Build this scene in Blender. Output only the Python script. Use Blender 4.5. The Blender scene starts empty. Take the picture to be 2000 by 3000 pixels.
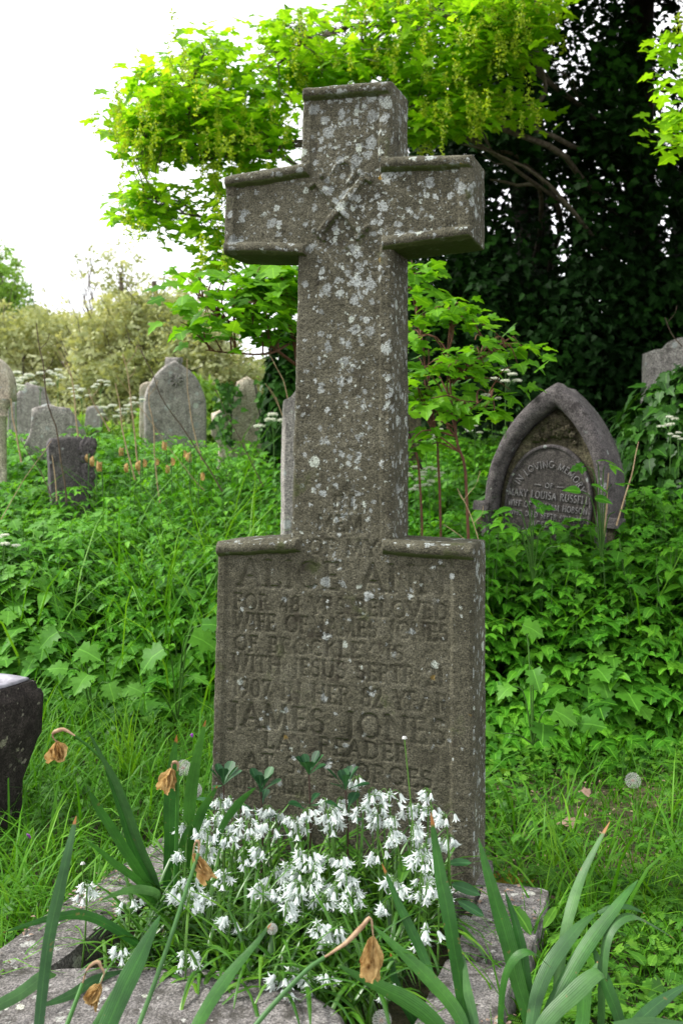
import bpy, math, random
import numpy as np
from math import radians, sin, cos, pi, tan
R = np.random.RandomState(7)
random.seed(7)
C = bpy.context.scene.collection
SC = bpy.context.scene
# ---------------------------------------------------------------- camera
CAMZ, F, HY = 1.32, 2917.0, 1340.0        # eye height, focal length in photo pixels, horizon row
cam = bpy.data.cameras.new('camera'); co = bpy.data.objects.new('camera', cam); C.objects.link(co)
co.location = (0, 0, CAMZ); co.rotation_euler = (pi/2, 0, 0)
cam.sensor_fit = 'VERTICAL'; cam.sensor_height = 36; cam.sensor_width = 24; cam.lens = 35
cam.shift_y = -(1500-HY)/3000; cam.clip_end = 600; cam.clip_start = 0.05
cam.dof.use_dof = True; cam.dof.focus_distance = 2.75; cam.dof.aperture_fstop = 5.0
SC.camera = co
# ---------------------------------------------------------------- sky and sun
SUN = np.array([-.72, .06, .70]); SUN /= np.linalg.norm(SUN)
w = bpy.data.worlds.new('World'); SC.world = w; w.use_nodes = True
nt = w.node_tree; bg = nt.nodes['Background']; bg.inputs['Strength'].default_value = 0.085
sky = nt.nodes.new('ShaderNodeTexSky'); sky.sky_type = 'NISHITA'; sky.sun_disc = False
sky.sun_elevation = math.asin(SUN[2]); sky.sun_rotation = math.atan2(SUN[0], SUN[1])
mx = nt.nodes.new('ShaderNodeMix'); mx.data_type = 'RGBA'
tc = nt.nodes.new('ShaderNodeTexCoord'); nz = nt.nodes.new('ShaderNodeTexNoise'); nz.inputs['Scale'].default_value = 2.2; nz.inputs['Detail'].default_value = 5
mr = nt.nodes.new('ShaderNodeMapRange'); mr.inputs[3].default_value = .80; mr.inputs[4].default_value = .97; mr.inputs[1].default_value = .3; mr.inputs[2].default_value = .6
nt.links.new(tc.outputs['Generated'], nz.inputs['Vector']); nt.links.new(nz.outputs['Fac'], mr.inputs[0])
nt.links.new(mr.outputs[0], mx.inputs['Factor'])
nt.links.new(sky.outputs[0], mx.inputs['A']); mx.inputs['B'].default_value = (13.2, 13.3, 13.6, 1)
nt.links.new(mx.outputs['Result'], bg.inputs['Color'])
sl = bpy.data.lights.new('sun', 'SUN'); so = bpy.data.objects.new('sun', sl); C.objects.link(so)
sl.energy = 3.1; sl.angle = radians(10); sl.color = (1, .97, .90)
from mathutils import Vector
so.rotation_euler = Vector(SUN).to_track_quat('Z', 'Y').to_euler(); so.location = (-5, 4, 9)
SC.view_settings.view_transform = 'Standard'; SC.view_settings.look = 'None'; SC.view_settings.gamma = 1
SC.view_settings.exposure = 1.0
SC.cycles.max_bounces = 8; SC.cycles.transparent_max_bounces = 4; SC.cycles.diffuse_bounces = 4

# ---------------------------------------------------------------- helpers
def pt(px, py, d): return np.array([(px-1000)/F*d, d, CAMZ-(py-HY)/F*d])
def hsh(i, j, k, s):
    n = (i.astype(np.int64)*374761393 + j.astype(np.int64)*668265263 + k.astype(np.int64)*2147483647 + s*1274126177) & 0xffffffff
    n = ((n ^ (n >> 13))*1274126177) & 0xffffffff
    return ((n ^ (n >> 16)) & 0xffff)/65535.0
def vn(P, sc, s=0):
    P = np.asarray(P, float)*sc; I = np.floor(P); f = P-I; f = f*f*(3-2*f); I = I.astype(np.int64)
    r = 0
    for a in (0, 1):
        for b in (0, 1):
            for c in (0, 1):
                r = r + hsh(I[..., 0]+a, I[..., 1]+b, I[..., 2]+c, s)*(f[..., 0] if a else 1-f[..., 0])*(f[..., 1] if b else 1-f[..., 1])*(f[..., 2] if c else 1-f[..., 2])
    return r*2-1
def fbm(P, sc, o=4, s=0):
    r = 0; a = 1; t = 0
    for k in range(o): r = r+a*vn(P, sc*2**k, s+k*17); t += a; a *= .5
    return r/t
def unit(v): return v/(np.linalg.norm(v, axis=-1, keepdims=True)+1e-9)
def link(o, parent):
    C.objects.link(o)
    if parent is not None: o.parent = parent
    return o
def mesh(name, V, F_, mat, parent=None, attrs=None, smooth=True, normals=None):
    """F_ : list of int arrays (n,3) or (n,4)"""
    me = bpy.data.meshes.new(name); V = np.asarray(V, np.float32)
    F_ = [np.asarray(f, np.int32) for f in F_ if len(f)]
    me.vertices.add(len(V)); me.vertices.foreach_set('co', V.ravel())
    tot = np.concatenate([np.full(len(f), f.shape[1], np.int32) for f in F_])
    idx = np.concatenate([f.ravel() for f in F_])
    st = np.concatenate([[0], np.cumsum(tot)[:-1]]).astype(np.int32)
    me.loops.add(len(idx)); me.loops.foreach_set('vertex_index', idx)
    me.polygons.add(len(tot)); me.polygons.foreach_set('loop_start', st)
    me.polygons.foreach_set('use_smooth', np.full(len(tot), smooth))
    for k, a in (attrs or {}).items():
        at = me.attributes.new(k, 'FLOAT', 'POINT'); at.data.foreach_set('value', np.asarray(a, np.float32))
    me.update(calc_edges=True); me.validate()
    if normals is not None: me.normals_split_custom_set_from_vertices(np.asarray(normals, np.float32).tolist())
    me.materials.append(mat)
    return link(bpy.data.objects.new(name, me), parent)
def thing(name, label, cat, loc=(0, 0, 0), group=None, rz=0):
    o = bpy.data.objects.new(name, None); C.objects.link(o); o.location = [float(v) for v in loc]; o.rotation_euler = (0, 0, rz)
    o.empty_display_size = .05
    return tag(o, label, cat, group)
def tag(o, label, cat, group=None, kind=None):
    if label: o['label'] = label
    if cat: o['category'] = cat
    if group: o['group'] = group
    if kind: o['kind'] = kind
    return o
def kids(o): return [c for c in C.objects if c.parent == o]
def dup(root, loc, rz=0, s=1, label=None, cache={}):
    if root.name not in cache: cache[root.name] = [(c, kids(c)) for c in kids(root)]
    r = root.copy(); C.objects.link(r); r.location = [float(v) for v in loc]; r.rotation_euler = (0, 0, rz) if not hasattr(rz, '__len__') else rz; r.scale = (s, s, s)
    if label: r['label'] = label
    for c, gs in cache[root.name]:
        d = c.copy(); C.objects.link(d); d.parent = r
        for g in gs: e = g.copy(); C.objects.link(e); e.parent = d
    return r
# ------------------------------------------------ materials
def nodes(m): m.use_nodes = True; n = m.node_tree; return n, n.nodes, n.links
def N(n, t, **k):
    x = n.nodes.new(t)
    for a, v in k.items():
        if a in x.inputs.keys(): x.inputs[a].default_value = v
        else: setattr(x, a, v)
    return x
def ramp(n, src, stops):
    r = n.nodes.new('ShaderNodeValToRGB'); e = r.color_ramp.elements
    e[0].position, e[0].color = stops[0][0], (*stops[0][1], 1); e[1].position, e[1].color = stops[-1][0], (*stops[-1][1], 1)
    for p, c in stops[1:-1]: x = e.new(p); x.color = (*c, 1)
    n.links.new(src, r.inputs[0]); return r.outputs[0]
def mixc(n, fac, a, b, bt='MIX'):
    m = n.nodes.new('ShaderNodeMix'); m.data_type = 'RGBA'; m.blend_type = bt
    for s, i in ((fac, 'Factor'), (a, 'A'), (b, 'B')):
        if hasattr(s, 'is_linked') or hasattr(s, 'links'): n.links.new(s, m.inputs[i])
        elif i == 'Factor': m.inputs[i].default_value = s
        else: m.inputs[i].default_value = (*s, 1)
    return m.outputs['Result']
def math_(n, op, a, b=None, c=None):
    m = n.nodes.new('ShaderNodeMath'); m.operation = op
    for i, s in enumerate((a, b, c)):
        if s is None: continue
        if isinstance(s, (int, float)): m.inputs[i].default_value = s
        else: n.links.new(s, m.inputs[i])
    return m.outputs[0]
def noise(n, co_, sc, det=4, rough=.55): 
    x = N(n, 'ShaderNodeTexNoise'); x.inputs['Scale'].default_value = sc; x.inputs['Detail'].default_value = det; x.inputs['Roughness'].default_value = rough
    n.links.new(co_, x.inputs['Vector']); return x.outputs['Fac']
def lt(n, a, b, soft=.06):   # smooth a<b
    m = n.nodes.new('ShaderNodeMapRange'); m.interpolation_type = 'SMOOTHSTEP'
    d = math_(n, 'SUBTRACT', b, a); n.links.new(d, m.inputs[0]); m.inputs[1].default_value = 0; m.inputs[2].default_value = soft
    return m.outputs[0]
def stone(name, cols, dark=(.03, .026, .02), dark_amt=.4, lich=None, lichcol=(.36, .39, .38), lich_attr=None, moss=None, gran=260, bump=.35, orange=0., sc=1., streak=0):
    m = bpy.data.materials.new(name); n, _, L = nodes(m); b = _['Principled BSDF']
    tc_ = N(n, 'ShaderNodeTexCoord'); oc = tc_.outputs['Object']
    fine = noise(n, oc, gran, 3, .7); mid = noise(n, oc, 28*sc, 6, .65); big = noise(n, oc, 4*sc, 4, .6)
    base = ramp(n, math_(n, 'MULTIPLY_ADD', mid, .55, math_(n, 'MULTIPLY', big, .45)), [(.36, cols[0]), (.5, cols[1]), (.64, cols[2])])
    spk = ramp(n, fine, [(.34, (.32, .32, .32)), (.5, (1, 1, 1)), (.68, (1.95, 1.92, 1.85))])
    c = mixc(n, 1.0, base, spk, 'MULTIPLY')
    dn = noise(n, oc, 9*sc, 9, .80)
    c = mixc(n, math_(n, 'MULTIPLY', lt(n, .57-.12*dark_amt, dn, .13), .85), c, dark)
    if streak:
        mp = N(n, 'ShaderNodeMapping'); mp.inputs['Scale'].default_value = (14, 14, 1.6); L.new(oc, mp.inputs[0])
        c = mixc(n, math_(n, 'MULTIPLY', lt(n, .52, noise(n, mp.outputs[0], 1.6, 6, .7), .16), streak), c, dark)
    dist = N(n, 'ShaderNodeMix'); dist.data_type = 'VECTOR'; dist.inputs['Factor'].default_value = .035
    nn = N(n, 'ShaderNodeTexNoise', Scale=45.*sc, Detail=5.); nn.inputs['Roughness'].default_value = .75; L.new(oc, nn.inputs['Vector']); L.new(oc, dist.inputs['A']); L.new(nn.outputs['Color'], dist.inputs['B'])
    dens = None
    if lich_attr: a = N(n, 'ShaderNodeAttribute', attribute_name='lich'); dens = a.outputs['Fac']
    hgt = None
    if lich or lich_attr:
        for k, (vs, rr, rv) in enumerate(((26*sc, .16, .36), (50*sc, .18, .36), (95*sc, .18, .34))):
            v = N(n, 'ShaderNodeTexVoronoi', Scale=float(vs)); L.new(dist.outputs['Result'], v.inputs['Vector']); v.inputs['Randomness'].default_value = 1
            sp = n.nodes.new('ShaderNodeSeparateColor'); L.new(v.outputs['Color'], sp.inputs[0])
            rad = math_(n, 'MULTIPLY_ADD', sp.outputs[0], rv, rr)
            d = dens if dens is not None else lich
            d = (d*(1, .9, .5)[k]) if isinstance(d, float) else math_(n, 'MULTIPLY', d, (1.05, .9, .55)[k])
            on = lt(n, sp.outputs[1], d, .02)
            if isinstance(d, float): 
                pass
            spot = math_(n, 'MULTIPLY', lt(n, v.outputs['Distance'], rad, .09), on)
            rag = noise(n, oc, 190, 3, .8)
            spot = math_(n, 'MULTIPLY', spot, lt(n, .36, rag, .16))
            lc = ramp(n, sp.outputs[2], [(0, tuple(x*.55 for x in lichcol)), (.5, tuple(x*.82 for x in lichcol)), (.75, lichcol), (1, (lichcol[0]*1.15, lichcol[1]*1.18, lichcol[2]*1.05))])
            lc = mixc(n, .6, lc, ramp(n, fine, [(.35, (.55, .55, .55)), (.65, (1.3, 1.3, 1.3))]), 'MULTIPLY')
            c = mixc(n, math_(n, 'MULTIPLY', spot, .9), c, lc)
    if orange:
        v = N(n, 'ShaderNodeTexVoronoi', Scale=22.*sc); L.new(dist.outputs['Result'], v.inputs['Vector'])
        sp = n.nodes.new('ShaderNodeSeparateColor'); L.new(v.outputs['Color'], sp.inputs[0])
        on = math_(n, 'MULTIPLY', lt(n, sp.outputs[1], orange, .01), lt(n, v.outputs['Distance'], .16, .05))
        c = mixc(n, math_(n, 'MULTIPLY', on, .8), c, (.30, .19, .03))
    if moss:
        c = mixc(n, math_(n, 'MULTIPLY', lt(n, .62-.2*moss, noise(n, oc, 7*sc, 5, .7), .12), .75), c, (.035, .045, .010))
        ge = N(n, 'ShaderNodeNewGeometry'); sx = n.nodes.new('ShaderNodeSeparateXYZ'); L.new(ge.outputs['Normal'], sx.inputs[0])
        und = lt(n, sx.outputs[2], -.45, .3)
        c = mixc(n, math_(n, 'MULTIPLY', und, .8), c, (.060, .085, .020))
    L.new(c, b.inputs['Base Color']); b.inputs['Roughness'].default_value = .92; b.inputs['Specular IOR Level'].default_value = .2
    bp = N(n, 'ShaderNodeBump', Strength=bump, Distance=.004)
    h = math_(n, 'MULTIPLY_ADD', fine, .5, mid)
    h = math_(n, 'MULTIPLY_ADD', noise(n, oc, 90*sc, 3, .7), .8, h)
    L.new(h, bp.inputs['Height']); L.new(bp.outputs[0], b.inputs['Normal'])
    return m
def leafmat(name, c0, c1, c2, tr=.35, rough=.45, spec=.35, tcol=1.25, rib=.35, clump=0.):
    m = bpy.data.materials.new(name); n, _, L = nodes(m); b = _['Principled BSDF']
    a = N(n, 'ShaderNodeAttribute', attribute_name='rnd')
    c = ramp(n, a.outputs['Fac'], [(0, c0), (.5, c1), (1, c2)])
    if rib:
        q = N(n, 'ShaderNodeAttribute', attribute_name='mid')
        c = mixc(n, math_(n, 'MULTIPLY', lt(n, q.outputs['Fac'], .10, .06), rib), c, tuple(min(1, x*1.9+.02) for x in c2))
    tc_ = N(n, 'ShaderNodeTexCoord')
    c = mixc(n, .5, c, ramp(n, noise(n, tc_.outputs['Object'], 60, 3), [(.3, (.72, .76, .7)), (.7, (1.25, 1.2, 1.15))]), 'MULTIPLY')
    L.new(c, b.inputs['Base Color']); b.inputs['Roughness'].default_value = rough; b.inputs['Specular IOR Level'].default_value = spec
    t = N(n, 'ShaderNodeBsdfTranslucent')
    L.new(mixc(n, 1., c, (tcol*1.1, tcol, tcol*.5), 'MULTIPLY'), t.inputs[0])
    ms = N(n, 'ShaderNodeMixShader'); ms.inputs[0].default_value = tr
    L.new(b.outputs[0], ms.inputs[1]); L.new(t.outputs[0], ms.inputs[2]); L.new(ms.outputs[0], _['Material Output'].inputs[0])
    return m
def ribmat(name, c0, c1, c2):
    m = leafmat(name, c0, c1, c2, tr=.24, rough=.42, spec=.35, rib=0); n = m.node_tree; b = n.nodes['Principled BSDF']; L = n.links
    q = N(n, 'ShaderNodeAttribute', attribute_name='mid'); al = N(n, 'ShaderNodeAttribute', attribute_name='along'); tc_ = N(n, 'ShaderNodeTexCoord')
    st = math_(n, 'SINE', math_(n, 'MULTIPLY', q.outputs['Fac'], 26.)); src = b.inputs['Base Color'].links[0].from_socket
    c = mixc(n, math_(n, 'MULTIPLY_ADD', st, .05, .10), src, tuple(x*.45 for x in c0)); c = mixc(n, math_(n, 'MULTIPLY', lt(n, q.outputs['Fac'], .10, .12), .35), c, tuple(x*1.6 for x in c2))
    big = noise(n, tc_.outputs['Object'], 14, 5, .7); c = mixc(n, .55, c, ramp(n, big, [(.35, (.6, .62, .6)), (.65, (1.4, 1.35, 1.1))]), 'MULTIPLY')
    tp_ = lt(n, .955, math_(n, 'MULTIPLY_ADD', noise(n, tc_.outputs['Object'], 90, 3), .05, al.outputs['Fac']), .02); c = mixc(n, tp_, c, (.30, .13, .035))
    sp_ = lt(n, .70, noise(n, tc_.outputs['Object'], 55, 2), .03); c = mixc(n, math_(n, 'MULTIPLY', sp_, .6), c, (.16, .12, .04))
    L.new(c, b.inputs['Base Color']); t = [x for x in n.nodes if x.type == 'BSDF_TRANSLUCENT'][0]; L.new(c, t.inputs[0])
    bp = N(n, 'ShaderNodeBump', Strength=.2, Distance=.001); L.new(st, bp.inputs['Height']); L.new(bp.outputs[0], b.inputs['Normal']); return m
def plain(name, cols, rough=.8, sc=40, bump=.2, tr=0, spec=.3):
    m = bpy.data.materials.new(name); n, _, L = nodes(m); b = _['Principled BSDF']
    tc_ = N(n, 'ShaderNodeTexCoord'); f = noise(n, tc_.outputs['Object'], sc, 5, .65)
    c = ramp(n, f, [(.35, cols[0]), (.65, cols[-1])]); L.new(c, b.inputs['Base Color'])
    b.inputs['Roughness'].default_value = rough; b.inputs['Specular IOR Level'].default_value = spec
    bp = N(n, 'ShaderNodeBump', Strength=bump, Distance=.003); L.new(f, bp.inputs['Height']); L.new(bp.outputs[0], b.inputs['Normal'])
    if tr:
        t = N(n, 'ShaderNodeBsdfTranslucent'); L.new(c, t.inputs[0]); ms = N(n, 'ShaderNodeMixShader'); ms.inputs[0].default_value = tr
        L.new(b.outputs[0], ms.inputs[1]); L.new(t.outputs[0], ms.inputs[2]); L.new(ms.outputs[0], _['Material Output'].inputs[0])
    return m
M = {}
M['cross'] = stone('weathered_limestone', [(.038, .0360, .0240), (.069, .0655, .0455), (.105, .100, .074)], dark=(.026, .022, .015), dark_amt=.28, lich_attr=True, orange=.03, moss=.15, bump=.9)
M['cut'] = M['cross']
M['kerb'] = stone('kerb_stone', [(.075, .070, .066), (.14, .130, .127), (.23, .215, .212)], dark=(.035,.032,.026), dark_amt=.8, lich=.18, lichcol=(.45, .45, .42), gran=200, bump=.7, orange=.05)
M['grey'] = stone('grey_stone', [(.14, .13, .12), (.24, .225, .21), (.36, .34, .32)], dark=(.06,.053,.048), dark_amt=.45, lich=.12, sc=.6, gran=120, bump=.5, streak=.5)
M['slate'] = stone('purple_grey_stone', [(.045, .040, .041), (.078, .070, .072), (.13, .117, .117)], dark=(.022, .019, .019), dark_amt=.5, lich=.05, sc=.8, gran=150, bump=.6)
M['recess'] = stone('mossy_recess_stone', [(.035, .03, .02), (.08, .07, .045), (.16, .145, .095)], dark_amt=.6, moss=.5, sc=1, gran=120, bump=.8)
M['tablet'] = stone('tablet_stone', [(.034, .031, .029), (.058, .052, .049), (.088, .079, .074)], dark=(.022, .019, .018), dark_amt=.5, moss=.12, sc=.9, gran=150, bump=.4, streak=.6)
M['pale'] = stone('pale_stone', [(.26, .225, .17), (.38, .34, .27), (.52, .48, .40)], dark=(.10, .08, .06), dark_amt=.5, lich=.1, sc=.6, gran=110, bump=.4)
M['dark'] = stone('dark_granite', [(.012, .010, .009), (.024, .020, .018), (.05, .041, .038)], dark=(.012, .009, .008), dark_amt=.55, lich=.10, lichcol=(.2, .19, .15), gran=170, bump=.5, streak=.3)
M['letter'] = plain('lead_lettering', [(.07, .065, .065), (.27, .26, .265)], .7, 60)
M['metal'] = plain('dull_metal', [(.16, .15, .18), (.28, .27, .32)], .45, 30, .1, spec=.6)
M['hole'] = plain('vase_inside', [(.03, .03, .035), (.06, .06, .065)], .9)
M['soil'] = None
M['bark'] = plain('bark', [(.05, .038, .026), (.15, .125, .095)], .9, 25, .8)
M['darkbark'] = plain('dark_bark', [(.012, .009, .007), (.035, .025, .018)], .9, 25, .8)
M['redstem'] = plain('reddish_stem', [(.08, .030, .018), (.14, .060, .032)], .7, 30, .2)
M['tan'] = plain('dead_stalk_tan', [(.22, .15, .085), (.42, .31, .19)], .85, 30, .3)
M['brownstalk'] = plain('dead_stalk_brown', [(.05, .035, .025), (.12, .085, .06)], .85, 30, .3)
M['white'] = plain('white_petal', [(.55, .62, .58), (.80, .83, .84)], .55, 60, .05, tr=.35)
M['cream'] = plain('cream_blossom', [(.62, .64, .52), (.82, .83, .74)], .7, 60, .05, tr=.3)
M['wither'] = plain('withered_petal', [(.30, .16, .045), (.66, .47, .20)], .75, 45, .9, tr=.4)
M['spathe'] = plain('dry_spathe', [(.20, .11, .06), (.46, .32, .2)], .75, 45, .6, tr=.1)
M['stem'] = leafmat('green_stem', (.04, .10, .02), (.06, .15, .025), (.09, .2, .03), tr=.1, rib=0)
M['redst'] = plain('dark_red_stem', [(.03, .015, .012), (.06, .03, .022)], .6, 30, .2)
M['syc'] = leafmat('sycamore_leaf', (.095, .24, .008), (.175, .38, .010), (.29, .52, .018), tr=.58, rough=.5, spec=.2, tcol=1.6, rib=.25)
M['sap'] = leafmat('sapling_leaf', (.06, .19, .008), (.11, .30, .010), (.19, .42, .016), tr=.48, tcol=1.4, rib=.3, rough=.5, spec=.25)
M['catkin'] = leafmat('sycamore_flower', (.20, .32, .01), (.30, .44, .015), (.42, .54, .03), tr=.5, rib=0)
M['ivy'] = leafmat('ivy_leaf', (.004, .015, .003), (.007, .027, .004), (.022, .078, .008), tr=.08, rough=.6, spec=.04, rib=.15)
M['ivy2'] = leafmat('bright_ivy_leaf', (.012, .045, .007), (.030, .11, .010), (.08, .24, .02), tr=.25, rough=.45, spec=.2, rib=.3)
M['herb'] = leafmat('herb_leaf', (.026, .115, .007), (.060, .235, .012), (.150, .40, .026), tr=.38, rough=.5, spec=.24, rib=.35, tcol=1.2)
M['herb2'] = leafmat('hogweed_leaf', (.028, .12, .008), (.055, .19, .012), (.095, .27, .022), tr=.3, rough=.55, spec=.25, rib=.4)
M['grass'] = leafmat('grass_blade', (.034, .13, .006), (.064, .215, .008), (.145, .33, .018), tr=.36, rough=.5, spec=.2, rib=0, tcol=1.3)
M['weed'] = leafmat('weed_leaf', (.026, .095, .010), (.050, .165, .012), (.11, .26, .022), tr=.3, rib=.3, rough=.55, spec=.2)
M['strap'] = leafmat('strap_leaf', (.020, .085, .007), (.05, .16, .010), (.12, .27, .020), tr=.3, rough=.35, spec=.5, rib=.25)
M['daff'] = ribmat('daffodil_leaf', (.016, .080, .014), (.028, .115, .018), (.055, .18, .024))
M['daffg'] = ribmat('daffodil_leaf_glaucous', (.026, .085, .030), (.042, .125, .036), (.072, .18, .048))
M['sprig'] = leafmat('sprig_leaf', (.008, .040, .014), (.014, .065, .020), (.028, .10, .028), tr=.12, rough=.5, spec=.25, rib=.3)
M['pale_bush'] = leafmat('pale_bush_leaf', (.22, .26, .11), (.37, .41, .20), (.56, .58, .36), tr=.3, rib=0, spec=.1)
M['bush'] = leafmat('bush_leaf', (.10, .22, .03), (.19, .36, .05), (.30, .48, .09), tr=.35, rib=0, spec=.15)
M['dry'] = plain('dead_leaf', [(.16, .10, .07), (.34, .24, .18)], .8, 40, .4)
M['mossy'] = plain('yellow_moss', [(.10, .10, .01), (.30, .20, .02)], .95, 90, 1)
M['purple'] = plain('purple_petal', [(.22, .03, .30), (.32, .06, .42)], .6, 40)
M['seed'] = plain('seed_fluff', [(.55, .56, .54), (.75, .75, .72)], .9, 60, .1, tr=.4)
M['yellow'] = plain('yellow_leaf', [(.55, .35, .03), (.65, .45, .05)], .6, 30, tr=.3)
# ------------------------------------------------ shape builders
def tubes(P, Rd, n=5):
    """P (N,S,3) R (N,S) -> V, F"""
    P = np.asarray(P, float); Rd = np.asarray(Rd, float)*np.ones(P.shape[:2]); Nn, S, _ = P.shape
    T = unit(np.gradient(P, axis=1)); up = np.where(np.abs(T[..., 2:3]) > .9, [1., 0, 0], [0, 0, 1.]); X = unit(np.cross(T, up)); Y = np.cross(T, X)
    a = np.arange(n)/n*2*pi
    V = P[:, :, None]+Rd[:, :, None, None]*(X[:, :, None]*np.cos(a)[:, None]+Y[:, :, None]*np.sin(a)[:, None])
    i = np.arange(Nn)[:, None, None]*S*n; s = np.arange(S-1)[None, :, None]*n; k = np.arange(n)[None, None]; k2 = (k+1) % n
    Fc = np.stack([i+s+k, i+s+k2, i+s+n+k2, i+s+n+k], -1).reshape(-1, 4)
    return V.reshape(-1, 3), Fc
def ribbons(P, W, side, fold=.25):
    """P (N,S,3), W (N,S) half width, side (N,3) or (N,S,3)"""
    P = np.asarray(P, float); Nn, S, _ = P.shape; side = np.asarray(side, float)
    if side.ndim == 2: side = np.repeat(side[:, None], S, 1)
    T = unit(np.gradient(P, axis=1)); X = unit(side-T*(side*T).sum(-1, keepdims=True)); Y = np.cross(X, T)
    W = np.asarray(W)[..., None]
    V = np.stack([P-X*W+Y*W*fold, P, P+X*W+Y*W*fold], 2)
    i = np.arange(Nn)[:, None, None]*S*3; s = np.arange(S-1)[None, :, None]*3; k = np.arange(2)[None, None]
    Fc = np.stack([i+s+k, i+s+k+1, i+s+k+4, i+s+k+3], -1).reshape(-1, 4)
    mid = np.tile([1, 0, 1], Nn*S)
    return V.reshape(-1, 3), Fc, mid
def smooth_path(pts, S):
    pts = np.asarray(pts, float); n = len(pts)
    if n == 2: t = np.linspace(0, 1, S)[:, None]; return pts[0]*(1-t)+pts[1]*t
    P = np.vstack([2*pts[0]-pts[1], pts, 2*pts[-1]-pts[-2]]); out = []
    for u in np.linspace(0, n-1, S):
        i = min(int(u), n-2); t = u-i; a, b, c, d = P[i:i+4]
        out.append(.5*(2*b+(c-a)*t+(2*a-5*b+4*c-d)*t*t+(3*b-3*c+d-a)*t**3))
    return np.array(out)
def join(parts):
    V, Fs, o = [], [], 0
    for v, f in parts: V.append(v); Fs.append(np.asarray(f)+o); o += len(v)
    t = {}
    for f in Fs: t.setdefault(f.shape[1], []).append(f)
    return np.vstack(V), [np.vstack(x) for x in t.values()]
# leaf templates: x across, y to the tip, z up; unit length
def tmpl(half, droop=.25, fold=.18, petiole=0):
    h = np.array(half, float); L = h[1:-1]*[-1, 1]
    out = np.vstack([h, L[::-1]]); c = np.array([[0, .4]])
    v2 = np.vstack([c, out]); z = -droop*(v2[:, 1]-.2)**2+fold*np.abs(v2[:, 0])-.15*v2[:, 0]**2
    n = len(out); Fc = np.array([[0, 1+i, 1+(i+1) % n] for i in range(n)])
    V = np.column_stack([v2, z]); mid = np.where(np.abs(v2[:, 0]) < 1e-6, 0, np.abs(v2[:, 0])/.3)
    return V, Fc, mid
SYC = [(0, 0), (.16, -.07), (.40, .02), (.34, .16), (.30, .24), (.54, .36), (.60, .52), (.42, .54), (.22, .58), (.27, .74), (.15, .86), (0, 1.02)]
IVY = [(0, 0), (.20, -.08), (.42, .10), (.30, .30), (.40, .50), (.20, .60), (.10, .85), (0, 1)]
OVA = [(0, 0), (.17, .08), (.27, .30), (.24, .52), (.13, .78), (0, 1)]
HOG = [(0, 0), (.14, .02), (.38, -.02), (.34, .10), (.46, .18), (.34, .26), (.26, .32), (.44, .42), (.50, .56), (.36, .58), (.34, .68), (.20, .66), (.24, .82), (.12, .86), (0, 1)]
ELL = [(0, 0), (.08, .15), (.16, .45), (.14, .75), (0, 1)]
SML = [(0, 0), (.3, .4), (0, 1)]
def multi(t, place):
    V, Fc, mid = t; vs, fs, ms, o = [], [], [], 0
    for (x, y, a, s, z) in place:
        ca, sa = cos(a), sin(a); v = V*s; q = np.column_stack([v[:, 0]*ca+v[:, 1]*sa+x, -v[:, 0]*sa+v[:, 1]*ca+y, v[:, 2]+z]); vs.append(q); fs.append(Fc+o); ms.append(mid); o += len(V)
    return np.vstack(vs), np.vstack(fs), np.concatenate(ms)
T_syc = [tmpl(SYC, .2, .10), tmpl(SYC, .5, .22), tmpl(SYC, .05, -.1)]
T_ivy = [tmpl(IVY, .3, .1), tmpl(IVY, .05, .2)]
T_ova = [tmpl(OVA, .35, .3), tmpl(OVA, .6, .15)]
T_hog = [tmpl(HOG, .3, .12), tmpl(HOG, .5, .2)]
T_tri = [multi(tmpl(HOG, .3, .2), [(0, .42, 0, .6, 0), (.03, .3, 1.15, .5, .02), (-.03, .3, -1.15, .5, .02)]), multi(tmpl(OVA, .4, .25), [(0, .35, 0, .68, 0), (.02, .28, 1.1, .58, .02), (-.02, .28, -1.1, .58, .02)])]
T_pin = [multi(tmpl(ELL, .1, .1), [(0, .8, 0, .3, 0)]+[(s*.01, .1+.15*k, s*1.2, .34-.03*k, 0) for k in range(5) for s in (1, -1)])]
T_sml = [tmpl(SML, .2, .1)]
T_clp = [multi(tmpl(SML, .3, .1), [(R.uniform(-.3, .3), R.uniform(-.3, .3), R.uniform(0, 6.28), R.uniform(.5, .8), R.uniform(-.3, .3)) for _ in range(5)])]
def scatter(T, pos, nrm, tip, size, rnd):
    """returns V, [F], rnd, mid"""
    pos = np.asarray(pos, float); n = len(pos); nrm = unit(np.asarray(nrm, float)); tip = np.asarray(tip, float)
    Y = unit(tip-nrm*(tip*nrm).sum(-1, keepdims=True)); X = np.cross(Y, nrm); which = R.randint(len(T), size=n)
    Vs, Fs, Rs, Ms, o = [], [], [], [], 0
    wx = R.uniform(.8, 1.2, n)
    for k, (V, Fc, mid) in enumerate(T):
        m = which == k; q = m.sum()
        if not q: continue
        sz = np.asarray(size)*np.ones(n)
        v = (V[None, :, 0:1]*X[m][:, None]*wx[m][:, None, None]+V[None, :, 1:2]*Y[m][:, None]+V[None, :, 2:3]*nrm[m][:, None])*sz[m][:, None, None]+pos[m][:, None]
        Vs.append(v.reshape(-1, 3)); Fs.append((Fc[None]+(np.arange(q)*len(V))[:, None, None]+o).reshape(-1, 3)); o += q*len(V)
        Rs.append(np.repeat(np.asarray(rnd)[m], len(V))); Ms.append(np.tile(mid, q))
    return np.vstack(Vs), [np.vstack(Fs)], np.concatenate(Rs), np.concatenate(Ms)
def leafmesh(name, T, pos, nrm, tip, size, rnd, mat, parent=None, smooth=True):
    off = np.array(parent.location) if parent is not None else 0
    V, Fs, r, m = scatter(T, np.asarray(pos)-off, nrm, tip, size, rnd)
    return mesh(name, V, Fs, mat, parent, dict(rnd=r, mid=m), smooth)
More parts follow.
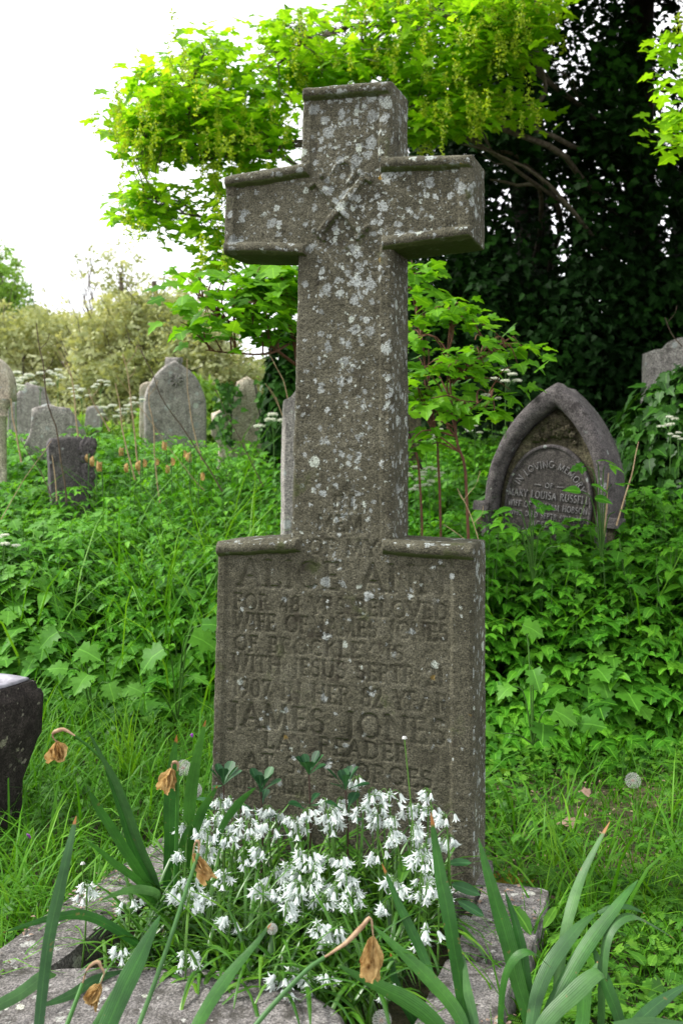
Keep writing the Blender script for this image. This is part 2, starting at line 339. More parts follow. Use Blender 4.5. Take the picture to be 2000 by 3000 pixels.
def rdir(n, zmin=-.2, zmax=.3):
    a = R.uniform(0, 2*pi, n); return np.column_stack([np.cos(a), np.sin(a), R.uniform(zmin, zmax, n)])
def blades(pos, h, wd, lean, rnd, S=5, curl=1.):
    n = len(pos); a = R.uniform(0, 2*pi, n); d = np.column_stack([np.cos(a), np.sin(a)]); t = np.linspace(0, 1, S)
    P = np.zeros((n, S, 3)); hz = lean[:, None]*(t**1.8)[None]*h[:, None]*curl
    P[..., :2] = pos[:, None, :2]+d[:, None]*hz[..., None]; P[..., 2] = pos[:, None, 2]+h[:, None]*(t[None]-lean[:, None]*.45*t[None]**3)
    W = wd[:, None]*np.array([.8, 1, .85, .55, .05][:S] if S == 5 else np.linspace(1, .05, S))[None]
    side = np.column_stack([-d[:, 1], d[:, 0], np.zeros(n)]); ps = a+R.uniform(-1, 1, n); side = unit(side+.6*rdir(n, 0, .1))
    V, Fc, mid = ribbons(P, W, side, .2); return V, Fc, np.repeat(rnd, S*3), mid
# ---------------------------------------------------------------- terrain
def sst(x, a, b): t = np.clip((x-a)/(b-a), 0, 1); return t*t*(3-2*t)
def gz(x, y):
    x = np.asarray(x, float); y = np.asarray(y, float)
    P = np.stack(np.broadcast_arrays(x, y, 0*x), -1)
    z = .06+.22*sst(y, 3.6, 5.6)+.62*sst(y, 3.8, 9.6)+.35*sst(y, 10, 16)+.03*fbm(P, 1.2, 3)*sst(y, 1, 4)
    return z+.10*sst(x, .8, 2.5)*sst(y, 3.6, 6)
# ================================================================ SETTING
xs = np.concatenate([-np.geomspace(300, 8, 12), np.linspace(-7.5, 7.5, 140), np.geomspace(8, 300, 12)])
ys = np.concatenate([[-300, -60, -15, -4], np.linspace(-2, 16, 160), np.geomspace(17, 400, 14)])
X, Y = np.meshgrid(xs, ys); Z = gz(X, Y)
ii = np.arange(len(ys)-1)[:, None]*len(xs)+np.arange(len(xs)-1)[None]
ii = ii.ravel(); GF = np.stack([ii, ii+1, ii+1+len(xs), ii+len(xs)], -1)
m = bpy.data.materials.new('soil'); n, _, L = nodes(m); b = _['Principled BSDF']; tc_ = N(n, 'ShaderNodeTexCoord'); oc = tc_.outputs['Object']
c = ramp(n, noise(n, oc, 5, 6, .7), [(.35, (.035, .045, .012)), (.5, (.06, .055, .025)), (.62, (.11, .085, .05))])
gp = n.nodes.new('ShaderNodeSeparateXYZ'); L.new(oc, gp.inputs[0]); c = mixc(n, math_(n, 'MULTIPLY', lt(n, 4.0, gp.outputs[1], .5), .8), c, (.022, .018, .010))  # soil under the herb thicket coloured darker, painting in the shade there
c = mixc(n, .7, c, ramp(n, noise(n, oc, 70, 4, .7), [(.35, (.4, .45, .35)), (.65, (1.6, 1.5, 1.3))]), 'MULTIPLY')
L.new(c, b.inputs['Base Color']); b.inputs['Roughness'].default_value = 1; bp = N(n, 'ShaderNodeBump', Strength=1., Distance=.02); L.new(noise(n, oc, 60, 5, .7), bp.inputs['Height']); L.new(bp.outputs[0], b.inputs['Normal'])
M['soil'] = m
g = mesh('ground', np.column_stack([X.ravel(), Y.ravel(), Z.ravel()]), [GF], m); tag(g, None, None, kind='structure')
# ================================================================ THE CROSS
PSI = radians(19); UD = np.array([cos(PSI), -sin(PSI), 0]); NB = np.array([sin(PSI), cos(PSI), 0]); D0 = 2.8; O0 = np.array([0, D0, 0.])
KZ = .172
def face(px, py):
    a = (px-1000)/F; bb = -(py-HY)/F; t = D0*cos(PSI)/(a*sin(PSI)+cos(PSI)); P = np.array([a*t, t, CAMZ+bb*t]); return np.array([(P-O0)@UD, P[2]])
def W3(u, v, back=0): 
    u = np.asarray(u, float); return O0+u[..., None]*UD+np.asarray(v)[..., None]*np.array([0, 0, 1])+np.asarray(back)[..., None]*NB
lat = {}
for k, v in {(0, 1): (891, 262), (0, 2): (1145, 240), (1, 0): (664, 519), (1, 1): (882, 483), (1, 2): (1143, 462), (1, 3): (1381, 457),
             (2, 0): (660, 742), (2, 1): (873, 746), (2, 2): (1146, 727), (2, 3): (1381, 695), (3, 0): (640, 1590), (3, 1): (854, 1579), (3, 2): (1148, 1583), (3, 3): (1384, 1599)}.items(): lat[k] = face(*v)
bl = face(615, 2560); br = face(1384, 2600)
zb = KZ-.03
lat[(4, 0)] = np.array([bl[0], zb]); lat[(4, 3)] = np.array([br[0], zb])
lat[(4, 1)] = lat[(4, 0)]*.70+lat[(4, 3)]*.30; lat[(4, 2)] = lat[(4, 0)]*.30+lat[(4, 3)]*.70
RES = .0026
ncol = [max(8, int(.2/RES)), int(.27/RES), int(.2/RES)]; nrow = [int(.2/RES), int(.24/RES), int(.78/RES), int(.9/RES)]
ci = np.concatenate([[0], np.cumsum(ncol)]); ri = np.concatenate([[0], np.cumsum(nrow)])
NR, NC = ri[-1]+1, ci[-1]+1
U = np.full((NR, NC), np.nan); Vv = U.copy()
cells = [(0, 1), (1, 0), (1, 1), (1, 2), (2, 1), (3, 0), (3, 1), (3, 2)]
cellmask = np.zeros((NR-1, NC-1), bool)
for r, c_ in cells:
    s = np.linspace(0, 1, nrow[r]+1)[:, None]; t = np.linspace(0, 1, ncol[c_]+1)[None]
    A, B, Cc, Dd = lat[(r, c_)], lat[(r, c_+1)], lat[(r+1, c_)], lat[(r+1, c_+1)]
    for q, arr in ((0, U), (1, Vv)): arr[ri[r]:ri[r+1]+1, ci[c_]:ci[c_+1]+1] = A[q]*(1-s)*(1-t)+B[q]*(1-s)*t+Cc[q]*s*(1-t)+Dd[q]*s*t
    cellmask[ri[r]:ri[r+1], ci[c_]:ci[c_+1]] = True
val = ~np.isnan(U)
poly = [lat[k] for k in [(0, 1), (0, 2), (1, 2), (1, 3), (2, 3), (2, 2), (3, 2), (3, 3), (4, 3), (4, 0), (3, 0), (3, 1), (2, 1), (2, 0), (1, 0), (1, 1)]]
#            amp of rim per edge: top, rtop, r arm top, r end, r arm bottom, shaft r, shoulder r, base r, bottom, base l, shoulder l, shaft l, l arm bottom, l end, l arm top, l top side
amp = [.021, .008, .022, .009, .020, .004, .024, .008, 0, .004, .024, 0, .020, .010, .022, .004]
wid = [.034, .034, .035, .036, .033, .034, .038, .062, .04, .030, .038, .03, .033, .034, .035, .03]
u = U[val]; v = Vv[val]; H = np.zeros(len(u)); dmin = np.full(len(u), 9.)
P3 = np.column_stack([u, v, 0*u])
jit = .0022*fbm(P3, 30, 3, 5)+.003*fbm(P3, 8, 2, 9)
for i in range(16):
    a, bq = poly[i], poly[(i+1) % 16]; e = bq-a; Ln = np.linalg.norm(e); e = e/Ln
    s = (u-a[0])*e[0]+(v-a[1])*e[1]; dns = (u-a[0])*e[1]-(v-a[1])*e[0]; dn = np.abs(dns); so_ = np.maximum(np.maximum(-s, s-Ln), 0)
    d = np.sqrt(dn**2+so_**2); dmin = np.minimum(dmin, d)
    ext = .022 if amp[i] > .012 and i not in (0,) else 0.0
    ins = np.clip(1-np.maximum(so_-ext, 0)/.006, 0, 1); ins = ins*np.where(np.maximum(-s, s-Ln) > 0, 1, 1)
    q = np.clip((dn+jit)/wid[i], 0, 1.2)
    if amp[i] >= .012: prof = np.where(q < 1, np.sqrt(np.clip(1-((q-.45)/.56)**2, 0, 1)), 0)   # a roll moulding
    else: prof = 1-sst(q, .86, 1.04)
    inside = (s > -ext-.01) & (s < Ln+ext+.01) & (dns > -.001)
    H = np.maximum(H, np.where(inside, amp[i]*prof*ins, 0))
rnd_ = .009; q = np.clip(dmin/rnd_, 0, 1); H -= .007*(1-np.sqrt(1-(1-q)**2))*(1+.5*vn(P3, 40, 3))
# ---- incised letters, drawn as strokes with serifs
def arc(cx, cy, rx, ry, a0, a1, n=14): return [(cx+rx*cos(radians(a0+(a1-a0)*k/n)), cy+ry*sin(radians(a0+(a1-a0)*k/n))) for k in range(n+1)]
def sf(x, y, w_=.09): return [(x-w_, y), (x+w_, y)]
GL = {
 'I': (.28, [[(.14, 0), (.14, 1)], sf(.14, 0), sf(.14, 1)]),
 'A': (.80, [[(.05, 0), (.40, 1)], [(.40, 1), (.76, 0)], [(.18, .36), (.62, .36)], sf(.05, 0), sf(.76, 0)]),
 'L': (.58, [[(.12, 1), (.12, 0)], [(.02, 0), (.52, 0), (.55, .12)], sf(.12, 1)]),
 'C': (.78, [arc(.42, .5, .38, .5, 52, 310)]),
 'G': (.82, [arc(.42, .5, .38, .5, 50, 335), [(.74, .02), (.74, .42)], sf(.74, .42)]),
 'E': (.56, [[(.12, 1), (.12, 0)], [(.02, 1), (.48, 1), (.49, .88)], [(.12, .53), (.42, .53)], [(.02, 0), (.5, 0), (.53, .12)]]),
 'F': (.54, [[(.12, 1), (.12, 0)], [(.02, 1), (.48, 1), (.49, .88)], [(.12, .53), (.42, .53)], sf(.12, 0)]),
 'N': (.84, [[(.12, 0), (.12, 1)], [(.10, 1), (.74, 0)], [(.74, 0), (.74, 1)], sf(.12, 0), sf(.06, 1, .06), sf(.74, 1)]),
 'M': (.98, [[(.08, 0), (.14, 1)], [(.14, 1), (.48, .06)], [(.48, .06), (.82, 1)], [(.82, 1), (.88, 0)], sf(.08, 0), sf(.88, 0)]),
 'O': (.88, [arc(.44, .5, .38, .5, 0, 360, 24)]),
 'R': (.68, [[(.12, 0), (.12, 1)], [(.02, 1), (.30, 1)]+arc(.30, .77, .24, .23, 90, -90, 8)+[(.12, .54)], [(.30, .54), (.66, 0)], sf(.12, 0)]),
 'P': (.60, [[(.12, 0), (.12, 1)], [(.02, 1), (.30, 1)]+arc(.30, .75, .24, .25, 90, -90, 8)+[(.12, .5)], sf(.12, 0)]),
 'B': (.64, [[(.12, 0), (.12, 1)], [(.02, 1), (.28, 1)]+arc(.28, .77, .20, .23, 90, -90, 8)+[(.12, .54)], [(.28, .54)]+arc(.30, .27, .26, .27, 90, -90, 8)+[(.02, 0)]]),
 'D': (.80, [[(.12, 0), (.12, 1)], [(.02, 1), (.28, 1)]+arc(.28, .5, .44, .5, 90, -90, 12)+[(.02, 0)]]),
 'S': (.54, [arc(.27, .75, .20, .25, 35, 235, 9)+arc(.27, .26, .22, .26, 80, -145, 11)]),
 'V': (.78, [[(.04, 1), (.39, 0)], [(.39, 0), (.74, 1)], sf(.06, 1), sf(.74, 1)]),
 'W': (1.1, [[(.04, 1), (.30, 0)], [(.30, 0), (.55, 1)], [(.55, 1), (.80, 0)], [(.80, 0), (1.06, 1)], sf(.05, 1), sf(1.04, 1)]),
 'Y': (.72, [[(.04, 1), (.36, .48)], [(.68, 1), (.36, .48)], [(.36, .48), (.36, 0)], sf(.05, 1), sf(.67, 1), sf(.36, 0)]),
 'J': (.42, [[(.28, 1), (.28, .0)]+arc(.10, -.02, .18, .2, 0, -110, 6), sf(.28, 1)]),
 'T': (.64, [[(.32, 1), (.32, 0)], [(.04, .9), (.04, 1), (.60, 1), (.60, .9)], sf(.32, 0)]),
 'H': (.84, [[(.12, 0), (.12, 1)], [(.72, 0), (.72, 1)], [(.12, .52), (.72, .52)], sf(.12, 0), sf(.12, 1), sf(.72, 0), sf(.72, 1)]),
 'K': (.70, [[(.12, 0), (.12, 1)], [(.60, 1), (.14, .50)], [(.26, .60), (.66, 0)], sf(.12, 0), sf(.12, 1)]),
 'U': (.80, [[(.12, 1), (.12, .32)]+arc(.40, .30, .28, .30, 180, 360, 10)+[(.68, 1)], sf(.12, 1), sf(.68, 1)]),
 'X': (.74, [[(.06, 1), (.68, 0)], [(.66, 1), (.06, 0)], sf(.06, 1), sf(.66, 1)]),
 '1': (.34, [[(.17, 0), (.17, 1), (.06, .88)], sf(.17, 0)]), '9': (.56, [arc(.28, .72, .22, .28, 0, 360, 14), [(.50, .72), (.44, .3), (.16, 0)]]),
 '0': (.60, [arc(.30, .5, .24, .5, 0, 360, 18)]), '7': (.56, [[(.05, .92), (.05, 1), (.52, 1), (.18, 0)]]), '8': (.56, [arc(.28, .75, .19, .25, 0, 360, 12), arc(.28, .26, .24, .26, 0, 360, 14)]),
 '2': (.56, [arc(.27, .76, .21, .24, 160, -30, 9)+[(.05, 0), (.52, 0), (.54, .1)]]), '4': (.60, [[(.44, 0), (.44, 1), (.04, .28), (.58, .28)]]), '3': (.54, [arc(.25, .76, .20, .24, 150, -80, 8)+arc(.25, .27, .24, .27, 80, -150, 10)]),
 '5': (.54, [[(.48, 1), (.12, 1), (.10, .58)]+arc(.25, .30, .24, .30, 110, -150, 10)]), ' ': (.42, [])}
def layout(txt, sp=.16):
    x = 0; out = []
    for ch in txt:
        w_, st = GL[ch]; out += [[(x+p, q_) for p, q_ in s_] for s_ in st]; x += w_+sp
    return out, x-sp
# text, left px, right px, baseline px at left, cap height px, wear
ROWS = [('IN', 976, 1036, 1493, 40, .55), ('MEM', 932, 1062, 1556, 44, .75), ('OF MY', 905, 1106, 1624, 44, .75),
        ('ALICE ANN', 700, 1302, 1715, 74, 1.15), ('FOR 48 YRS BELOVED', 686, 1312, 1784, 44, .75), ('WIFE OF JAMES JONES', 686, 1312, 1843, 46, .75),
        ('OF BROCKLEY IS', 686, 1180, 1904, 42, .75), ('WITH JESUS SEPTR 21', 682, 1300, 1964, 46, .75), ('1907 IN HER 82 YEAR', 684, 1310, 2038, 50, .75),
        ('JAMES JONES', 668, 1306, 2124, 66, 1.15), ('LAY READER', 774, 1196, 2192, 46, .95), ('AT ST GEORGES', 718, 1264, 2251, 46, .85), ('BROCKLEY', 690, 900, 2308, 44, .6)]
SL = .0  # rows follow the stone's own horizontals, as cut
ink = np.zeros(len(u))
for txt, x0, x1, yb, ch, wear in ROWS:
    a = face(x0, yb); e = face(x1, yb); width = e[0]-a[0]; hgt = a[1]-face(x0, yb+ch)[1]
    st, tw = layout(txt); sx = width/tw
    drop = .035*0
    hw = .0044 if wear > 1 else .0030
    for s_ in st:
        p = np.array(s_)*[sx, hgt]+[a[0], a[1]]
        p[:, 1] -= 0
        for k in range(len(p)-1):
            A, B = p[k], p[k+1]; lo = np.minimum(A, B)-.012; hi = np.maximum(A, B)+.012
            mk = np.nonzero((u > lo[0]) & (u < hi[0]) & (v > lo[1]) & (v < hi[1]))[0]
            if not len(mk): continue
            e_ = B-A; l2 = e_@e_+1e-12; t = np.clip(((u[mk]-A[0])*e_[0]+(v[mk]-A[1])*e_[1])/l2, 0, 1)
            d = np.hypot(u[mk]-A[0]-t*e_[0], v[mk]-A[1]-t*e_[1]); stroke = hw*(1.35 if abs(e_[0]) < abs(e_[1])*.9+1e-9 and e_[0] >= 0 else .95)
            ink[mk] = np.maximum(ink[mk], wear*np.exp(-(d/stroke)**3.6))
fade = np.clip(.86+.6*fbm(P3, 9, 3, 31), .35, 1.15)
H -= .0060*ink*fade
# ---- the chi-rho emblem in relief
cxy = face(998, 605); em = np.zeros(len(u))
def stroke(pts_, hw, k_=1):
    for k in range(len(pts_)-1):
        A, B = np.array(pts_[k])+cxy, np.array(pts_[k+1])+cxy; e_ = B-A; t = np.clip(((u-A[0])*e_[0]+(v-A[1])*e_[1])/(e_@e_+1e-12), 0, 1)
        d = np.hypot(u-A[0]-t*e_[0], v-A[1]-t*e_[1]); em[:] = np.maximum(em, k_*(1-sst(d, hw*.55, hw*1.15)))
stroke([(-.072, .078), (.064, -.078)], .0125); stroke([(.072, .078), (-.064, -.074)], .0125)
for (x, y, a) in ((-.072, .078, .75), (.064, -.078, .75), (.072, .078, -.75), (-.064, -.075, -.75)): stroke([(x-.020*cos(a), y-.020*sin(a)), (x+.020*cos(a), y+.020*sin(a))], .008)
stroke([(.004+p[0], p[1]) for p in arc(.004, .093, .030, .033, 165, -60, 12)], .0065, .45)
ewear = np.clip(.9+.6*fbm(P3, 14, 3, 77), .4, 1.2)
H += np.where(em > 0, em*.0135*ewear, 0)
H += .0012*fbm(P3, 11, 2, 3)+.0008*fbm(P3, 160, 2, 4)+.002*fbm(P3, 3, 2, 8)
pit = fbm(P3, 130, 2, 55); H -= .0014*sst(pit, .38, .62)
Pos = np.zeros((NR, NC, 3)); Pos[val] = W3(u, v, -H)
# lichen density
cu = face(1040, 1000)[0]; vt = (v-lat[(3, 1)][1])
def blob(px, py, ru, rv): a = face(px, py); return np.exp(-((u-a[0])/ru)**2-((v-a[1])/rv)**2)
shaftd = np.exp(-((u-cu)/.075)**2)
dens = .045+np.where(v > lat[(3, 0)][1], .18+.50*shaftd*(.45+.55*np.clip(vt/.8, 0, 1)), .0+.13*np.exp(-((u-cu)/.12)**2)*np.clip(1.1+vt, .2, 1))
dens += .60*blob(1220, 590, .18, .08)+.60*blob(1060, 350, .09, .15)+.12*blob(1000, 480, .15, .2)+.28*blob(780, 560, .06, .05)+.20*blob(1000, 640, .12, .10)+.35*blob(1080, 800, .06, .08)+.22*blob(1040, 1520, .08, .05)+.45*blob(982, 1625, .02, .03)+.18*blob(1110, 1760, .12, .05)
dens = np.clip(dens+.14*fbm(P3, 7, 3, 91), 0, .95)
# --- side walls: strips from every outline vertex backwards
TH = .165
idx = -np.ones((NR, NC), int); idx[val] = np.arange(val.sum()); Pf = Pos[val]
def edge_loop():
    L_ = []
    def hr(r, c0, c1): 
        st_ = 1 if c1 > c0 else -1; L_.extend(idx[r, c] for c in range(c0, c1, st_))
    def vr(c, r0, r1): 
        st_ = 1 if r1 > r0 else -1; L_.extend(idx[r, c] for r in range(r0, r1, st_))
    hr(ri[0], ci[1], ci[2]); vr(ci[2], ri[0], ri[1]); hr(ri[1], ci[2], ci[3]); vr(ci[3], ri[1], ri[2]); hr(ri[2], ci[3], ci[2]); vr(ci[2], ri[2], ri[3]); hr(ri[3], ci[2], ci[3]); vr(ci[3], ri[3], ri[4])
    hr(ri[4], ci[3], ci[0]); vr(ci[0], ri[4], ri[3]); hr(ri[3], ci[0], ci[1]); vr(ci[1], ri[3], ri[2]); hr(ri[2], ci[1], ci[0]); vr(ci[0], ri[2], ri[1]); hr(ri[1], ci[0], ci[1]); vr(ci[1], ri[1], ri[0])
    return np.array(L_)
loop = edge_loop(); nl = len(loop); uv2 = np.column_stack([u, v])[loop]
cen = uv2.mean(0); tg = unit(np.roll(uv2, -1, 0)-np.roll(uv2, 1, 0)); on2 = np.column_stack([-tg[:, 1], tg[:, 0]])
# outward normal sign
on2 *= 1 if (((uv2+on2*.001)[:, 0].max()-uv2[:, 0].max()) > 0) else -1
ND = 46; dep = np.concatenate([[0], .004*np.array([.4, .8, 1.3]), np.linspace(.008, TH-.006, ND), [TH-.002, TH]])
rings = [Pf[loop]]; front_h = -H[loop]
for k, d in enumerate(dep[1:], 1):
    bulge = .0045*(1-math.exp(-d/.004)) if d < TH-.007 else (.002 if d < TH-.001 else -.004)
    base_ = W3(uv2[:, 0]+on2[:, 0]*0, uv2[:, 1], np.full(nl, d))+0.
    base_ += (1-sst(d, 0, .02))*front_h[:, None]*NB
    nz_ = .0016*fbm(base_, 30, 3, 12)+.0012*fbm(base_, 110, 2, 13)+.002*fbm(base_, 5, 2, 14)
    o3 = on2[:, 0:1]*UD+on2[:, 1:2]*np.array([[0, 0, 1.]])
    rings.append(base_+o3*(bulge+nz_*min(1, k/3))[:, None])
nF = len(Pf); sideV = np.vstack(rings[1:]); allV = np.vstack([Pf, sideV])
ids = [loop]+[nF+k*nl+np.arange(nl) for k in range(len(rings)-1)]
SF = []; 
for k in range(len(ids)-1): a, bq = ids[k], ids[k+1]; SF.append(np.stack([a, np.roll(a, -1), np.roll(bq, -1), bq], -1))
SF = np.vstack(SF)
rr, cc = np.nonzero(cellmask); FF = np.stack([idx[rr, cc], idx[rr+1, cc], idx[rr+1, cc+1], idx[rr, cc+1]], -1)
# vertex normals over the whole stone, so that its parts meet without a seam
def vnorm(V, Q):
    nn = np.cross(V[Q[:, 2]]-V[Q[:, 0]], V[Q[:, 3]]-V[Q[:, 1]]); out = np.zeros_like(V)
    for k in range(4): np.add.at(out, Q[:, k], nn)
    return unit(out)
VN = vnorm(allV, np.vstack([FF, SF]))
if (VN[idx[ri[2]-5, ci[1]+20]]@NB) > 0: FF = FF[:, ::-1]; VN[:nF] *= 1
VNa = vnorm(allV, FF); 
# make the side faces agree with outward direction
t0 = SF[len(SF)//2]; 
def orient(Q, ref):
    nn = np.cross(allV[Q[:, 2]]-allV[Q[:, 0]], allV[Q[:, 3]]-allV[Q[:, 1]]); s = (nn*ref).sum(-1); return Q if np.median(s) > 0 else Q[:, ::-1]
FF = orient(FF, -NB[None]); ref = np.tile((on2[:, 0:1]*UD+on2[:, 1:2]*np.array([[0, 0, 1.]])), (len(ids)-1, 1)); SF = orient(SF, ref)
VN = vnorm(allV, np.vstack([FF, SF]))
lich = np.zeros(len(allV)); lich[:nF] = dens; ld = dens[loop]
for k in range(len(ids)-1): lich[ids[k+1]] = np.clip(.36+.3*ld+.1*fbm(allV[ids[k+1]], 9, 2, 5), 0, .8)*np.where(np.abs(on2[:, 1]) > .7, .35, 1)
base_o = W3(np.array(0.), np.array(KZ), np.array(.08))
cross = thing('memorial_cross', 'tall weathered stone cross with lichen spots and carved names, standing in flowers', 'cross monument', base_o)
def sub(name, faces, parent, mat=M['cross']):
    used, inv = np.unique(faces.ravel(), return_inverse=True)
    return mesh(name, allV[used]-base_o, [inv.reshape(faces.shape)], mat, parent, dict(lich=lich[used]), True, VN[used])
emv = em > .12; inkv = ink*fade > .22
fe = emv[FF].any(1); fi = inkv[FF].any(1) & ~fe; isbase = (np.nonzero(cellmask)[0] >= ri[3])
fi_ = fi
# back of the stone: one panel per lattice cell
bv, bf, ob = [], [], 0
for r, c_ in cells:
    q = [lat[(r, c_)], lat[(r, c_+1)], lat[(r+1, c_+1)], lat[(r+1, c_)]]; bv += [W3(x[0], x[1], np.array(TH)) for x in q]; bf.append([ob, ob+1, ob+2, ob+3]); ob += 4
sl_base = np.zeros(nl, bool); pos_i = {int(a): k for k, a in enumerate(loop)}
rowof = np.zeros(nF, int); rowof[idx[val]] = np.nonzero(val)[0]
lb = rowof[loop] >= ri[3]; SFb = np.tile(lb & np.roll(lb, -1), len(ids)-1)
body = sub('cross_shaft', np.vstack([FF[~isbase & ~fe & ~fi], SF[~SFb]]), cross)
block = sub('inscribed_block', np.vstack([FF[isbase & ~fe & ~fi], SF[SFb]]), cross)
sub('emblem', FF[fe], body); sub('lettering', FF[fi & isbase], block); sub('lettering', FF[fi & ~isbase], body)
mesh('back_face', np.array(bv)-base_o, [np.array(bf)], M['cross'], cross, dict(lich=np.full(len(bv), .3)), False)

# ================================================================ generic stones
def slab(name, pts2, th, mat, parent=None, org=(0, 0, 0), yaw=0, lean=0, tilt=0, noise_=.01, nd=5, front_res=.05, rnd_edge=.012, seed=0):
    """outline in (x, z) metres, extruded back; filled as concentric rings to its centre; weathered"""
    p = np.asarray(pts2, float)
    # resample outline
    q = np.vstack([p, p[:1]]); seg = np.hypot(*np.diff(q, axis=0).T); out = []
    for i in range(len(p)):
        k = max(1, int(seg[i]/front_res)); t = np.arange(k)/k; out.append(q[i]*(1-t[:, None])+q[i+1]*t[:, None])
    o = np.vstack(out); n_ = len(o); c0 = o.mean(0)
    Vs = []; ids_ = []
    prof = [(0.0, 0), (.3, 0), (.55, 0), (.75, 0), (.88, 0), (.97, 0)]
    for f, _z in prof[1:]: Vs.append(np.column_stack([c0[0]+(o[:, 0]-c0[0])*f, np.zeros(n_), c0[1]+(o[:, 1]-c0[1])*f]))
    Vs.append(np.column_stack([c0[0]+(o[:, 0]-c0[0])*(1-.0), np.full(n_, rnd_edge), c0[1]+(o[:, 1]-c0[1])]))
    for d in np.linspace(rnd_edge, th-rnd_edge, nd)[1:]: Vs.append(np.column_stack([o[:, 0], np.full(n_, d), o[:, 1]]))
    Vs.append(np.column_stack([c0[0]+(o[:, 0]-c0[0])*.97, np.full(n_, th), c0[1]+(o[:, 1]-c0[1])*.97]))
    V = np.vstack([[c0[0], 0, c0[1]]]+Vs+[[[c0[0], th, c0[1]]]])
    Fq = []; 
    for k in range(len(Vs)-1):
        a = 1+k*n_+np.arange(n_); bq = a+n_; Fq.append(np.stack([a, np.roll(a, -1), np.roll(bq, -1), bq], -1))
    a = 1+np.arange(n_); Ft = [np.stack([np.zeros(n_, int), np.roll(a, -1), a], -1)]
    e = 1+(len(Vs)-1)*n_+np.arange(n_); Ft.append(np.stack([np.full(n_, len(V)-1), e, np.roll(e, -1)], -1))
    nv = np.column_stack([fbm(V+seed, 6, 4, 1), fbm(V+seed, 6, 4, 2), fbm(V+seed, 6, 4, 3)])*noise_; V = V+nv
    ct, s_ = cos(tilt), sin(tilt); V = np.column_stack([V[:, 0]*ct-V[:, 2]*s_, V[:, 1], V[:, 0]*s_+V[:, 2]*ct])
    cl, s_ = cos(lean), sin(lean); V = np.column_stack([V[:, 0], V[:, 1]*cl+V[:, 2]*s_, -V[:, 1]*s_+V[:, 2]*cl])
    cy, s_ = cos(yaw), sin(yaw); V = np.column_stack([V[:, 0]*cy-V[:, 1]*s_, V[:, 0]*s_+V[:, 1]*cy, V[:, 2]])+np.array(org)
    ob_ = mesh(name, V, [np.vstack(Fq), np.vstack(Ft)], mat, parent, smooth=True)
    md = ob_.modifiers.new('edge', 'EDGE_SPLIT') if False else None
    return ob_
def gothic(w_, hs, h, n=12, z0=-.4):
    """pointed arch outline: width w_, spring height hs, apex h"""
    r = []; hh = h-hs; cc_ = max(0, (hh*hh-(w_/2)**2)/w_); rr_ = w_/2+cc_; am = math.atan2(hh, cc_)
    for k in range(n+1): t = am*k/n; r.append((max(0, -cc_+rr_*cos(t)), hs+rr_*math.sin(t)))
    L_ = [(-x, z) for x, z in r[::-1]][1:]
    return [(w_/2, z0)]+r+L_+[(-w_/2, z0)]
def box(name, lo, hi, mat, parent=None, noise_=.004, bev=.006, res=.03, frame=None, seed=0, taper=0):
    """a worn stone block; frame = (origin, xdir, ydir)"""
    lo = np.array(lo, float); hi = np.array(hi, float); Vs, Fs, o = [], [], 0
    for ax in range(3):
        for sd in (0, 1):
            a1, a2 = [(1, 2), (2, 0), (0, 1)][ax]; n1 = max(2, int((hi-lo)[a1]/res)+2); n2 = max(2, int((hi-lo)[a2]/res)+2)
            A, B = np.meshgrid(np.linspace(lo[a1], hi[a1], n1), np.linspace(lo[a2], hi[a2], n2)); V = np.zeros((A.size, 3)); V[:, a1] = A.ravel(); V[:, a2] = B.ravel(); V[:, ax] = (lo, hi)[sd][ax]
            k = (np.arange(n2-1)[:, None]*n1+np.arange(n1-1)[None]).ravel(); f = np.stack([k, k+1, k+1+n1, k+n1], -1)
            if sd == 0: f = f[:, ::-1]
            Vs.append(V); Fs.append(f+o); o += len(V)
    V = np.vstack(Vs); q = np.minimum(V-lo, hi-V); near = (q < 1e-6).sum(1); c0 = (lo+hi)/2
    key = np.round(V, 5); d_ = unit(V-c0)
    pull = np.where(near >= 3, 1.4, np.where(near == 2, .8, 0))[:, None]*bev; V = V-np.sign(V-c0)*(q < 1e-6)*pull*.7
    if taper: t = ((V[:, 2]-lo[2])/(hi-lo)[2])[:, None]; V[:, :2] = c0[:2]+(V[:, :2]-c0[:2])*(1-taper*(1-t))
    nv = np.column_stack([fbm(key+seed, 9, 4, s) for s in (1, 2, 3)])*noise_; V = V+nv
    if frame: og, xd, yd = frame; V = np.array(og)+V[:, 0:1]*xd+V[:, 1:2]*yd+V[:, 2:3]*np.array([[0, 0, 1]])
    if parent is not None: V = V-np.array(parent.location)
    ob_ = mesh(name, V, [np.vstack(Fs)], mat, parent, smooth=True)
    return ob_
# ================================================================ GRAVE KERB
KU, KD = UD, -NB
fr = (O0, UD, -NB)      # x = along the stone, y = towards the viewer
kerb = thing('grave_kerb', 'low grey stone kerb enclosing the white flower bed round the cross', 'grave kerb', W3(np.array(0.), np.array(.03), np.array(0)))
box('kerb_rail', (.40, -.05, .0), (.575, .36, KZ), M['kerb'], kerb, .006, .007, .025, fr, 1)
box('kerb_rail', (.385, .37, .0), (.55, .80, KZ-.012), M['kerb'], kerb, .006, .007, .025, fr, 2)
box('kerb_rail', (-.60, -.05, .0), (-.43, .30, KZ-.004), M['kerb'], kerb, .006, .007, .025, fr, 3)
box('kerb_rail', (-.61, .305, .0), (-.435, .95, KZ), M['kerb'], kerb, .006, .007, .025, fr, 4)
box('plinth', (-.425, -.20, .0), (.395, .06, KZ-.004), M['kerb'], kerb, .004, .006, .03, fr, 5)
